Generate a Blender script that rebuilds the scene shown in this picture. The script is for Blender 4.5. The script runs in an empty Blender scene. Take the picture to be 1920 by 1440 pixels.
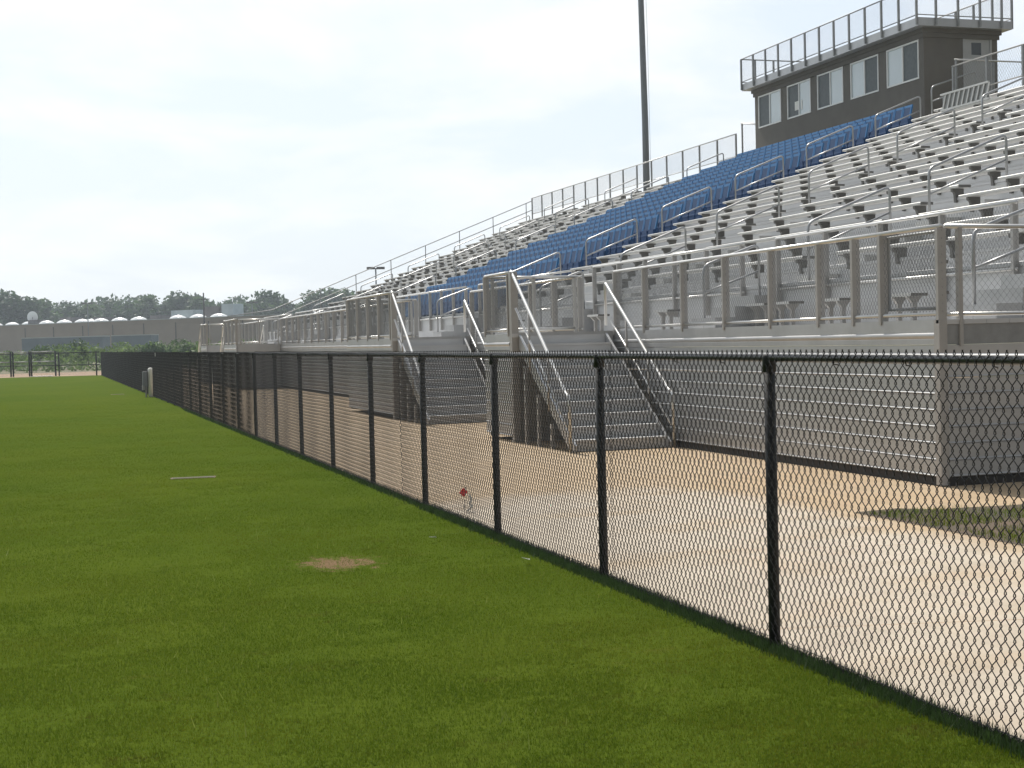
import bpy, math, random
import numpy as np
from mathutils import Vector, Matrix
random.seed(7); rng = np.random.default_rng(7)
S = bpy.context.scene; COL = S.collection
PI = math.pi; R = math.radians

# ------------------------------------------------------------------ camera
CH = 1.64
cam = bpy.data.cameras.new('camera'); camo = bpy.data.objects.new('camera', cam); COL.objects.link(camo)
cam.sensor_width = 36.0; cam.lens = 36.0 * 2750 / 1920; cam.clip_start = .05; cam.clip_end = 4000
_d = np.array([82 - 960, -(660 - 720), -2750.0]); _d /= np.linalg.norm(_d)
_h = np.array([math.cos(.0255), math.sin(.0255), 0])
_u = np.cross(_h, _d); _u /= np.linalg.norm(_u)
if _u[1] < 0: _u = -_u
_x = np.cross(_d, _u)
M3 = np.array([_x, _d, _u])
camo.matrix_world = Matrix([list(M3[0]) + [0], list(M3[1]) + [0], list(M3[2]) + [CH], [0, 0, 0, 1]])
S.camera = camo

# ------------------------------------------------------------------ light
SUN_EL, SUN_AZ = 50.0, -2.0          # azimuth measured from +Y towards +X
sd = Vector((math.sin(R(SUN_AZ)) * math.cos(R(SUN_EL)), math.cos(R(SUN_AZ)) * math.cos(R(SUN_EL)), math.sin(R(SUN_EL))))
sl = bpy.data.lights.new('sun', 'SUN'); sl.energy = 3.4; sl.angle = R(.53); sl.color = (1, .95, .87)
so = bpy.data.objects.new('sun', sl); COL.objects.link(so)
so.rotation_euler = sd.to_track_quat('Z', 'Y').to_euler()
W = bpy.data.worlds.new('World'); S.world = W; W.use_nodes = True
def build_world():
    n = W.node_tree.nodes; l = W.node_tree.links; n.clear()
    out = n.new('ShaderNodeOutputWorld'); bg = n.new('ShaderNodeBackground')
    sky = n.new('ShaderNodeTexSky'); sky.sky_type = 'NISHITA'; sky.sun_disc = False
    sky.sun_elevation = R(SUN_EL); sky.sun_rotation = R(SUN_AZ)
    sky.air_density = 1.0; sky.dust_density = 2.5; sky.ozone_density = 1.0; sky.altitude = 100
    tc = n.new('ShaderNodeTexCoord'); sp = n.new('ShaderNodeSeparateXYZ')
    l.new(tc.outputs['Generated'], sp.inputs[0])
    zz = n.new('ShaderNodeMath'); zz.operation = 'ADD'; zz.inputs[1].default_value = .22; l.new(sp.outputs[2], zz.inputs[0])
    cb = n.new('ShaderNodeCombineXYZ')
    for i in range(2):
        dv = n.new('ShaderNodeMath'); dv.operation = 'DIVIDE'; l.new(sp.outputs[i], dv.inputs[0]); l.new(zz.outputs[0], dv.inputs[1]); l.new(dv.outputs[0], cb.inputs[i])
    nz = n.new('ShaderNodeTexNoise'); nz.inputs['Scale'].default_value = 2.3; nz.inputs['Detail'].default_value = 9; nz.inputs['Roughness'].default_value = .55; nz.inputs['Distortion'].default_value = .25
    mp = n.new('ShaderNodeMapping'); mp.inputs['Location'].default_value = (5.1, 2.4, 0); l.new(cb.outputs[0], mp.inputs[0]); l.new(mp.outputs[0], nz.inputs['Vector'])
    cr = n.new('ShaderNodeValToRGB'); cr.color_ramp.elements[0].position = .41; cr.color_ramp.elements[1].position = .63
    cr.color_ramp.elements[0].color = (0, 0, 0, 1); cr.color_ramp.elements[1].color = (1, 1, 1, 1)
    l.new(nz.outputs[0], cr.inputs[0])
    mx = n.new('ShaderNodeMix'); mx.data_type = 'RGBA'
    hz_ = n.new('ShaderNodeMix'); hz_.data_type = 'RGBA'; hz_.inputs['Factor'].default_value = .8
    l.new(sky.outputs[0], hz_.inputs['A']); hz_.inputs['B'].default_value = (5.1, 5.65, 6.3, 1)
    l.new(cr.outputs[0], mx.inputs['Factor']); l.new(hz_.outputs['Result'], mx.inputs['A']); mx.inputs['B'].default_value = (6.5, 6.65, 6.7, 1)
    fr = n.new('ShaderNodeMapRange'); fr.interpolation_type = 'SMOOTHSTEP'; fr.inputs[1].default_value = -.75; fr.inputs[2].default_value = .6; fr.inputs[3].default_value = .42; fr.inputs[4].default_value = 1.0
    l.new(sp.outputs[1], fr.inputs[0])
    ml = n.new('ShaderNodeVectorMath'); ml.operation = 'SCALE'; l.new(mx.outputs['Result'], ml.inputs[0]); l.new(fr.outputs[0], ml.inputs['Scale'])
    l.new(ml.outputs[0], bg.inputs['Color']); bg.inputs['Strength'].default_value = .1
    l.new(bg.outputs[0], out.inputs['Surface'])
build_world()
S.view_settings.view_transform = 'Standard'; S.view_settings.look = 'None'
S.view_settings.exposure = .66; S.view_settings.gamma = 1.0; S.view_settings.use_curve_mapping = False

# ------------------------------------------------------------------ materials
def mat(name, c, rough=.6, metal=0.0, var=.12, scale=3.0, c2=None, bump=0.0, bscale=None, spec=.5, stretch=None, trans=0.0):
    m = bpy.data.materials.new(name); m.use_nodes = True
    n = m.node_tree.nodes; l = m.node_tree.links; b = n['Principled BSDF']
    b.inputs['Roughness'].default_value = rough; b.inputs['Metallic'].default_value = metal
    b.inputs['Specular IOR Level'].default_value = spec
    tc = n.new('ShaderNodeTexCoord'); vec = tc.outputs['Object']
    if stretch:
        mp = n.new('ShaderNodeMapping'); mp.inputs['Scale'].default_value = stretch; l.new(vec, mp.inputs[0]); vec = mp.outputs[0]
    nz = n.new('ShaderNodeTexNoise'); nz.inputs['Scale'].default_value = scale; nz.inputs['Detail'].default_value = 6; nz.inputs['Roughness'].default_value = .6
    l.new(vec, nz.inputs['Vector'])
    cr = n.new('ShaderNodeValToRGB'); cr.color_ramp.elements[0].position = .3; cr.color_ramp.elements[1].position = .7
    lo = [max(0, v * (1 - var)) for v in c]; hi = [v * (1 + var) for v in (c2 or c)]
    cr.color_ramp.elements[0].color = (*lo, 1); cr.color_ramp.elements[1].color = (*hi, 1)
    l.new(nz.outputs[0], cr.inputs[0]); l.new(cr.outputs[0], b.inputs['Base Color'])
    if bump:
        nb = n.new('ShaderNodeTexNoise'); nb.inputs['Scale'].default_value = bscale or scale * 8; nb.inputs['Detail'].default_value = 5
        l.new(vec, nb.inputs['Vector'])
        bp = n.new('ShaderNodeBump'); bp.inputs['Strength'].default_value = bump; bp.inputs['Distance'].default_value = .02
        l.new(nb.outputs[0], bp.inputs['Height']); l.new(bp.outputs[0], b.inputs['Normal'])
    if trans:
        t = n.new('ShaderNodeBsdfTranslucent'); l.new(cr.outputs[0], t.inputs['Color'])
        ms = n.new('ShaderNodeMixShader'); ms.inputs[0].default_value = trans
        l.new(b.outputs[0], ms.inputs[1]); l.new(t.outputs[0], ms.inputs[2]); l.new(ms.outputs[0], n['Material Output'].inputs[0])
    return m
M = dict(
    alu=mat('mill_aluminium', (.42, .42, .42), .38, .55, .10, 2.2, bump=.04),
    alu_pipe=mat('aluminium_pipe', (.60, .59, .57), .30, .75, .08, 3),
    rail_grey=mat('hand_rail_aluminium', (.36, .365, .37), .36, .7, .08, 3),
    alu_post=mat('aluminium_post', (.375, .362, .345), .5, .3, .10, 2.5),
    plank=mat('bench_plank_aluminium', (.53, .525, .505), .42, .25, .07, 1.5, stretch=(3, .3, 3)),
    deckm=mat('deck_aluminium', (.52, .52, .52), .55, .2, .08, 1.2, stretch=(1, .25, 2)),
    skirt=mat('skirt_siding_aluminium', (.43, .435, .44), .36, .6, .10, 1.0, stretch=(1, .3, 1)),
    bracket=mat('shaded_bracket_steel', (.145, .14, .13), .65, .2, .2, 4),  # dark colour stands in for shade on brackets and plank end caps
    galv=mat('galvanised_wire', (.22, .225, .225), .5, .3, .12, 6),
    galvd=mat('weathered_galvanised', (.27, .275, .275), .5, .35, .15, 5),
    black=mat('black_vinyl', (.008, .009, .009), .55, 0, .25, 8, spec=.3),
    blackr=mat('black_vinyl_rail', (.018, .020, .022), .36, 0, .25, 8, spec=.9),
    blackw=mat('black_vinyl_wire', (.013, .011, .010), .5, 0, .2, 8),
    blue_shade=mat('blue_plastic_shade', (.006, .044, .13), .5, 0, .12, 5, spec=.25),  # darker copy of the seat blue, shade put into the colour
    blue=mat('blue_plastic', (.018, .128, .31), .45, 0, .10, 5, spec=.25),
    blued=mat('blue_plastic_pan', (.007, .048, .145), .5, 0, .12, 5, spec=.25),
    stucco=mat('taupe_stucco', (.132, .121, .105), .9, 0, .10, 1.4, bump=.35, bscale=60),
    white=mat('white_vinyl_frame', (.72, .72, .70), .45, 0, .05, 4),
    screen=mat('insect_screen', (.085, .10, .105), .55, 0, .15, 9),
    door=mat('painted_steel_door', (.38, .385, .39), .5, 0, .06, 2),
    pole=mat('galvanised_pole', (.17, .185, .20), .55, .3, .10, 2),
    wood=mat('creosote_pole', (.055, .05, .048), .8, 0, .25, 4),
    wall=mat('tilt_up_concrete', (.25, .215, .175), .85, 0, .08, .35),
    seam=mat('panel_joint', (.10, .09, .08), .9, 0, .1, 1),
    dome=mat('skylight_acrylic', (.80, .82, .82), .25, 0, .04, 1),
    unit=mat('roof_unit_metal', (.11, .10, .10), .6, .1, .2, .6),
    unitl=mat('roof_unit_pale', (.33, .38, .40), .6, .1, .15, .6),
    trailer=mat('trailer_panel', (.11, .15, .18), .6, .0, .12, .5),
    traill=mat('trailer_roof', (.34, .37, .37), .6, .0, .08, .5),
    tyre=mat('tyre_rubber', (.02, .02, .02), .8, 0, .2, 5),
    beige=mat('valve_box_lid', (.13, .125, .095), .95, 0, .1, 6, spec=.05),
    grey=mat('meter_box_grey', (.17, .185, .21), .5, .2, .1, 5),
    red=mat('red_flag_plastic', (.80, .05, .04), .5, 0, .06, 9, trans=.3),
    paper=mat('scrap_paper', (.75, .74, .70), .8, 0, .08, 20),
    brown=mat('rust_stain_timber', (.11, .075, .05), .85, 0, .2, 5),
    rubble=mat('base_trim', (.035, .032, .03), .9, 0, .2, 3),
)
def glassm(name, c, rough=.08):
    m = mat(name, c, rough, 0, .04, .8, spec=.9); return m
M['blind'] = glassm('pale_blind_behind_glass', (.56, .62, .64), .12)
M['darkpane'] = glassm('dark_glass', (.03, .035, .035), .06)
def leafmat(name, a, b, sc=.5, tr=.45):
    return mat(name, a, .65, 0, .25, sc, c2=b, trans=tr)
M['leaf_dark'] = leafmat('leaf_dark', (.030, .062, .022), (.045, .085, .03))
M['leaf_mid'] = leafmat('leaf_mid', (.045, .085, .025), (.065, .115, .035))
M['leaf_lite'] = leafmat('leaf_light', (.075, .13, .03), (.11, .17, .05))
M['bark'] = mat('bark', (.10, .085, .07), .9, 0, .2, 3)
M['blade'] = None

# ------------------------------------------------------------------ mesh helpers
class MB:
    def __init__(s): s.v = []; s.f = []
    def box(s, x0, x1, y0, y1, z0, z1):
        b = len(s.v)
        s.v += [(x0, y0, z0), (x1, y0, z0), (x1, y1, z0), (x0, y1, z0), (x0, y0, z1), (x1, y0, z1), (x1, y1, z1), (x0, y1, z1)]
        s.f += [(b, b+3, b+2, b+1), (b+4, b+5, b+6, b+7), (b, b+1, b+5, b+4), (b+1, b+2, b+6, b+5), (b+2, b+3, b+7, b+6), (b+3, b, b+4, b+7)]
        return s
    def prism(s, pts, a, b, axis='y'):      # polygon in the other two axes, extruded a..b
        n = len(pts); k = len(s.v)
        for t in (a, b):
            for p, q in pts:
                s.v.append({'y': (p, t, q), 'x': (t, p, q), 'z': (p, q, t)}[axis])
        s.f.append(tuple(range(k, k+n))); s.f.append(tuple(range(k+2*n-1, k+n-1, -1)))
        for i in range(n):
            j = (i+1) % n; s.f.append((k+i, k+n+i, k+n+j, k+j))
        return s
    def tube(s, pts, r, n=8, cap=True, r2=None):
        pts = [Vector(p) for p in pts]; k0 = len(s.v); m = len(pts)
        up = None
        for i, p in enumerate(pts):
            if i == 0: t = pts[1] - p
            elif i == m-1: t = p - pts[-2]
            else: t = (pts[i+1] - p).normalized() + (p - pts[i-1]).normalized()
            t.normalize()
            if up is None:
                up = Vector((0, 0, 1)) if abs(t.z) < .9 else Vector((1, 0, 0))
            a = t.cross(up); 
            if a.length < 1e-4: a = t.cross(Vector((0, 1, 0)))
            a.normalize(); b = a.cross(t).normalized(); up = b
            rr = r if r2 is None else r + (r2 - r) * i / (m-1)
            for q in range(n):
                w = 2*PI*q/n; s.v.append(tuple(p + a*math.cos(w)*rr + b*math.sin(w)*rr))
        for i in range(m-1):
            for q in range(n):
                q2 = (q+1) % n; s.f.append((k0+i*n+q, k0+i*n+q2, k0+(i+1)*n+q2, k0+(i+1)*n+q))
        if cap:
            s.f.append(tuple(range(k0+n-1, k0-1, -1))); s.f.append(tuple(range(k0+(m-1)*n, k0+m*n)))
        return s
    def dome(s, c, rx, ry, h, nu=12, nv=4):
        k = len(s.v); cx, cy, cz = c
        for i in range(nv):
            a = PI/2*i/nv
            for q in range(nu):
                w = 2*PI*q/nu
                s.v.append((cx+rx*math.cos(a)*math.cos(w), cy+ry*math.cos(a)*math.sin(w), cz+h*math.sin(a)))
        s.v.append((cx, cy, cz+h)); top = len(s.v)-1
        for i in range(nv-1):
            for q in range(nu):
                q2 = (q+1) % nu; s.f.append((k+i*nu+q, k+i*nu+q2, k+(i+1)*nu+q2, k+(i+1)*nu+q))
        for q in range(nu): s.f.append((k+(nv-1)*nu+q, k+(nv-1)*nu+(q+1) % nu, top))
        s.f.append(tuple(range(k+nu-1, k-1, -1)))
        return s
    def mesh(s, name, m, smooth=False):
        me = bpy.data.meshes.new(name); me.from_pydata(s.v, [], s.f); me.materials.append(m)
        if smooth: me.polygons.foreach_set('use_smooth', [True]*len(me.polygons))
        me.update(); return me
    def build(s, name, m, parent=None, smooth=False, loc=None):
        o = bpy.data.objects.new(name, s.mesh(name, m, smooth)); COL.objects.link(o)
        if parent: o.parent = parent
        if loc: o.location = loc
        return o
def np_mesh(name, V, F, m):
    V = np.asarray(V, np.float32); F = np.asarray(F, np.int32); k = F.shape[1]
    me = bpy.data.meshes.new(name); me.vertices.add(len(V)); me.vertices.foreach_set('co', V.ravel())
    me.loops.add(F.size); me.loops.foreach_set('vertex_index', F.ravel())
    me.polygons.add(len(F)); me.polygons.foreach_set('loop_start', np.arange(0, F.size, k, dtype=np.int32))
    me.polygons.foreach_set('loop_total', np.full(len(F), k, np.int32))
    me.materials.append(m); me.update(calc_edges=True); me.validate(); return me
def addmesh(name, me, parent=None):
    o = bpy.data.objects.new(name, me); COL.objects.link(o)
    if parent: o.parent = parent
    return o
def thing(name, label, cat, loc=(0, 0, 0), rz=0, group=None):
    o = bpy.data.objects.new(name, None); COL.objects.link(o); o.empty_display_size = .2
    o.location = loc; o.rotation_euler = (0, 0, rz); return tag(o, label, cat, group)
def tag(o, label, cat, group=None, kind=None):
    if label: o['label'] = label
    if cat: o['category'] = cat
    if group: o['group'] = group
    if kind: o['kind'] = kind
    return o
KIDS = {}
def copy_tree(o, parent=None):
    c = o.copy(); COL.objects.link(c)
    if parent: c.parent = parent
    for ch in [q for q in bpy.data.objects if q.parent == o]: copy_tree(ch, c)
    return c
ORD = ['first', 'second', 'third', 'fourth', 'fifth', 'sixth', 'seventh', 'eighth', 'ninth', 'tenth', 'eleventh', 'twelfth', 'thirteenth', 'fourteenth', 'fifteenth', 'sixteenth', 'seventeenth', 'eighteenth', 'nineteenth', 'twentieth', 'twenty-first', 'twenty-second', 'twenty-third', 'twenty-fourth', 'twenty-fifth', 'twenty-sixth', 'twenty-seventh', 'twenty-eighth', 'twenty-ninth', 'thirtieth', 'thirty-first', 'thirty-second', 'thirty-third', 'thirty-fourth', 'thirty-fifth', 'thirty-sixth', 'thirty-seventh', 'thirty-eighth', 'thirty-ninth', 'fortieth', 'forty-first', 'forty-second', 'forty-third', 'forty-fourth', 'forty-fifth', 'forty-sixth', 'forty-seventh', 'forty-eighth', 'forty-ninth'] + [t + u for t in ('fifty', 'sixty', 'seventy') for u in ('', '-first', '-second', '-third', '-fourth', '-fifth', '-sixth', '-seventh', '-eighth', '-ninth')]
ORD = [{'fifty': 'fiftieth', 'sixty': 'sixtieth', 'seventy': 'seventieth'}.get(q, q) for q in ORD]

# chain link: wires run up in zigzags, u along the fence, v up, w out of the plane
def chain_link(name, o, ud, length, height, m, pu=.058, pv=.089, r=.0019, eyes=True, sides=4, parent=None, jit=0.0, knuckle=0.0, bow=0.0):
    o = np.array(o, float); ud = np.array(ud, float); ud[:2] /= np.linalg.norm(ud[:2]) if abs(ud[2]) < 1e-9 else 1
    wd = np.cross(ud, [0, 0, 1]); wd /= np.linalg.norm(wd)
    strip = pu/2; nw = int(length/strip); nh = int(round(height/(pv/2)))
    hv = height/nh
    pts = []
    for k in range(nh+1):
        side = 1 if k % 2 == 0 else -1
        if eyes:
            for dv, du, dw in ((-.0085, .5, -1), (0, .60, 0), (.0085, .5, 1)):
                pts.append((side*strip*du*1.12, k*hv+dv, dw*side*.004))
        else: pts.append((side*strip*.5, k*hv, side*.002))
    P = np.array(pts); n = len(P)
    ang = np.arange(sides)/sides*2*PI
    du = np.diff(P[:, 0], append=P[-1, 0]); dv = np.diff(P[:, 1], append=P[-1, 1]+.01)
    if n > 1: du[-1], dv[-1] = du[-2], dv[-2]
    du2 = du + np.roll(du, 1); dv2 = dv + np.roll(dv, 1); du2[0], dv2[0] = du[0], dv[0]
    ln = np.hypot(du2, dv2) + 1e-9
    nu_, nv_ = dv2/ln, -du2/ln
    ring_u = P[:, 0:1] + nu_[:, None]*np.cos(ang)[None]*r
    ring_v = P[:, 1:2] + nv_[:, None]*np.cos(ang)[None]*r
    ring_w = P[:, 2:3] + np.sin(ang)[None]*r*np.ones((n, 1))
    tu, tv, tw = ring_u.ravel(), ring_v.ravel(), ring_w.ravel()
    idx = np.arange(n*sides).reshape(n, sides)
    q = np.stack([idx[:-1], np.roll(idx[:-1], -1, 1), np.roll(idx[1:], -1, 1), idx[1:]], -1).reshape(-1, 4)
    i = np.arange(nw)
    flip = np.where(i % 2 == 0, 1.0, -1.0)
    U = (i*strip+strip/2)[:, None] + flip[:, None]*tu[None]
    Vv = np.repeat(tv[None], nw, 0); Wv = flip[:, None]*tw[None]
    if jit:
        ph = rng.uniform(0, 6.28, 6)
        Wv = Wv + jit*(np.sin(U*2.1+ph[0])*np.sin(Vv*3.0+ph[1]) + .5*np.sin(U*5.3+ph[2]))
        Vv = Vv + jit*.6*np.sin(U*1.7+ph[3]); U = U + jit*.8*np.sin(U*3.1+ph[4]+Vv*2)
    X = o[0] + U*ud[0] + Wv*wd[0]; Y = o[1] + U*ud[1] + Wv*wd[1]; Z = o[2] + U*ud[2] + Vv
    V = np.stack([X, Y, Z], -1).reshape(-1, 3)
    F = (q[None] + (i*n*sides)[:, None, None]).reshape(-1, 4)
    return addmesh(name, np_mesh(name, V, F, m), parent)

# ------------------------------------------------------------------ the ground
FX = 3.57            # fence line
def sheet(name, poly, z, m, kind='structure'):
    me = bpy.data.meshes.new(name); me.from_pydata([(x, y, z) for x, y in poly], [], [tuple(range(len(poly)))]); me.materials.append(m)
    o = addmesh(name, me); o['kind'] = kind; return o
def ground_mat():
    m = bpy.data.materials.new('lawn_turf'); m.use_nodes = True
    n = m.node_tree.nodes; l = m.node_tree.links; b = n['Principled BSDF']; b.inputs['Roughness'].default_value = .85; b.inputs['Specular IOR Level'].default_value = 0.0
    tc = n.new('ShaderNodeTexCoord')
    def noise(sc, st, det=6, rg=.6):
        mp = n.new('ShaderNodeMapping'); mp.inputs['Scale'].default_value = st; l.new(tc.outputs['Object'], mp.inputs[0])
        z = n.new('ShaderNodeTexNoise'); z.inputs['Scale'].default_value = sc; z.inputs['Detail'].default_value = det; z.inputs['Roughness'].default_value = rg
        l.new(mp.outputs[0], z.inputs['Vector']); return z.outputs[0]
    def ramp(src, p0, p1, c0, c1):
        r = n.new('ShaderNodeValToRGB'); r.color_ramp.elements[0].position = p0; r.color_ramp.elements[1].position = p1
        r.color_ramp.elements[0].color = (*c0, 1); r.color_ramp.elements[1].color = (*c1, 1); l.new(src, r.inputs[0]); return r.outputs[0]
    def mix(f, a, c):
        x = n.new('ShaderNodeMix'); x.data_type = 'RGBA'; l.new(f, x.inputs['Factor']); l.new(a, x.inputs['A']); l.new(c, x.inputs['B']); return x.outputs['Result']
    big = ramp(noise(.22, (1, .7, 1)), .35, .65, (.060, .098, .010), (.092, .120, .013))
    fine = ramp(noise(26, (1, 1, 1), 8, .75), .35, .68, (.038, .062, .008), (.086, .116, .016))
    x = n.new('ShaderNodeMix'); x.data_type = 'RGBA'; x.inputs['Factor'].default_value = .5; l.new(big, x.inputs['A']); l.new(fine, x.inputs['B'])
    thatch = ramp(noise(1.6, (.6, 1.8, 1), 7, .7), .60, .74, (0, 0, 0), (1, 1, 1))
    br = n.new('ShaderNodeRGB'); br.outputs[0].default_value = (.11, .085, .025, 1)
    tm = n.new('ShaderNodeMath'); tm.operation = 'MULTIPLY'; tm.inputs[1].default_value = .45; l.new(thatch, tm.inputs[0])
    y = mix(tm.outputs[0], x.outputs['Result'], br.outputs[0])
    # worn bare patch of soil with a ragged outline
    so_ = n.new('ShaderNodeMapping'); so_.vector_type = 'POINT'; so_.inputs['Location'].default_value = (-2.05/.42, -10.86/.50, 0); so_.inputs['Scale'].default_value = (1/.42, 1/.50, 1); l.new(tc.outputs['Object'], so_.inputs[0])
    ln = n.new('ShaderNodeVectorMath'); ln.operation = 'LENGTH'; l.new(so_.outputs[0], ln.inputs[0])
    ad = n.new('ShaderNodeMath'); ad.operation = 'MULTIPLY_ADD'; ad.inputs[1].default_value = 3.4; l.new(noise(9, (1, 1, 1), 8, .75), ad.inputs[0]); l.new(ln.outputs['Value'], ad.inputs[2])
    mr = n.new('ShaderNodeMapRange'); mr.inputs[1].default_value = 2.42; mr.inputs[2].default_value = 2.05; l.new(ad.outputs[0], mr.inputs[0])
    sc_ = ramp(noise(40, (1, 1, 1), 6, .7), .35, .65, (.115, .080, .044), (.225, .152, .092))
    y = mix(mr.outputs[0], y, sc_)
    l.new(y, b.inputs['Base Color'])
    bp = n.new('ShaderNodeBump'); bp.inputs['Strength'].default_value = .8; bp.inputs['Distance'].default_value = .03
    l.new(noise(18, (1, 1, 1), 8, .7), bp.inputs['Height']); l.new(bp.outputs[0], b.inputs['Normal'])
    return m
lawn_m = ground_mat()
sheet('ground', [(-1500, -300), (1500, -300), (1500, 2500), (-1500, 2500)], -.03, mat('rough_ground', (.085, .095, .03), .95, 0, .3, .08, c2=(.13, .11, .06)))
sheet('lawn', [(-60, -20), (FX+.06, -20), (FX+.06, 101.5), (-60, 109)], 0, lawn_m)
def concrete_mat():
    m = bpy.data.materials.new('stained_concrete'); m.use_nodes = True
    n = m.node_tree.nodes; l = m.node_tree.links; b = n['Principled BSDF']; b.inputs['Roughness'].default_value = .85
    tc = n.new('ShaderNodeTexCoord'); sp = n.new('ShaderNodeSeparateXYZ'); l.new(tc.outputs['Object'], sp.inputs[0])
    def noise(sc, det=6, rg=.6, st=(1, 1, 1)):
        mp = n.new('ShaderNodeMapping'); mp.inputs['Scale'].default_value = st; l.new(tc.outputs['Object'], mp.inputs[0])
        z = n.new('ShaderNodeTexNoise'); z.inputs['Scale'].default_value = sc; z.inputs['Detail'].default_value = det; z.inputs['Roughness'].default_value = rg; l.new(mp.outputs[0], z.inputs['Vector']); return z.outputs[0]
    def math_(op, a, c):
        q = n.new('ShaderNodeMath'); q.operation = op
        for i, t in enumerate((a, c)):
            if isinstance(t, (int, float)): q.inputs[i].default_value = t
            else: l.new(t, q.inputs[i])
        return q.outputs[0]
    def sstep(src, a, c):
        q = n.new('ShaderNodeMapRange'); q.interpolation_type = 'SMOOTHSTEP'; q.inputs[1].default_value = a; q.inputs[2].default_value = c; l.new(src, q.inputs[0]); return q.outputs[0]
    wob = math_('MULTIPLY', math_('SUBTRACT', noise(.9, 7, .65), .5), 1.6)
    # clay washed over the slab: heavy near the stand and beyond y=14.5, a clean pale slab in front
    fx = sstep(math_('ADD', sp.outputs[0], math_('MULTIPLY', wob, .5)), 6.35, 7.0)
    fy = sstep(math_('ADD', sp.outputs[1], math_('MULTIPLY', wob, .7)), 13.9, 15.0)
    st = math_('MAXIMUM', fx, fy)
    patch = sstep(noise(.55, 6, .6, (.8, 1.6, 1)), .46, .68)
    st = math_('MINIMUM', 1.0, math_('ADD', math_('MULTIPLY', st, .9), math_('MULTIPLY', patch, .6)))
    mx = n.new('ShaderNodeMix'); mx.data_type = 'RGBA'; l.new(st, mx.inputs['Factor'])
    mx.inputs['A'].default_value = (.42, .36, .285, 1); mx.inputs['B'].default_value = (.365, .265, .158, 1)
    sp2 = n.new('ShaderNodeMix'); sp2.data_type = 'RGBA'; sp2.blend_type = 'MULTIPLY'; sp2.inputs['Factor'].default_value = 1
    cr = n.new('ShaderNodeValToRGB'); cr.color_ramp.elements[0].position = .3; cr.color_ramp.elements[0].color = (.80, .79, .78, 1); cr.color_ramp.elements[1].position = .62; cr.color_ramp.elements[1].color = (1.05, 1.05, 1.05, 1)
    l.new(noise(2.2, 9, .75, (.7, 1.3, 1)), cr.inputs[0]); l.new(mx.outputs['Result'], sp2.inputs['A']); l.new(cr.outputs[0], sp2.inputs['B'])
    # sawn joints across the walk every 3.05 m
    t = math_('FRACT', math_('MULTIPLY', math_('ADD', sp.outputs[1], math_('MULTIPLY', sp.outputs[0], .25)), 1/3.05), 0)
    t = math_('ABSOLUTE', math_('SUBTRACT', t, .692), 0)
    j = sstep(t, .0012, .0032)
    jm = n.new('ShaderNodeMix'); jm.data_type = 'RGBA'; l.new(j, jm.inputs['Factor']); jm.inputs['A'].default_value = (.30, .20, .12, 1); l.new(sp2.outputs['Result'], jm.inputs['B'])
    l.new(jm.outputs['Result'], b.inputs['Base Color'])
    bp = n.new('ShaderNodeBump'); bp.inputs['Strength'].default_value = .15; bp.inputs['Distance'].default_value = .01; l.new(noise(60, 6, .6), bp.inputs['Height']); l.new(bp.outputs[0], b.inputs['Normal'])
    return m
sheet('concrete_walk', [(FX+.03, -20), (30, -20), (30, 101), (FX+.03, 101)], .006, concrete_mat())
sheet('bare_clay_strip', [(-60, 109.05), (FX, 101.55), (40, 101.2), (70, 118), (-60, 124)], -.012, mat('red_clay', (.21, .125, .075), .95, 0, .25, .5, c2=(.25, .17, .10)))
gp = mat('muddy_grass', (.050, .045, .020), .95, 0, .25, 1.6, c2=(.085, .055, .035), bump=.5, bscale=30)
# planting bed behind the fence with a slightly ragged edge
bed = [(6.93, -6)] + [(6.93+random.uniform(-.03, .03), y) for y in np.arange(-5, 11.2, .6)] + [(6.90, 11.62), (7.1, 11.66), (7.39, 11.70), (7.65, 11.45)] + [(x, 11.42+random.uniform(-.04, .05)) for x in np.arange(7.9, 14, .5)] + [(14, -6)]
sheet('planting_bed', bed, .011, gp)

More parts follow.
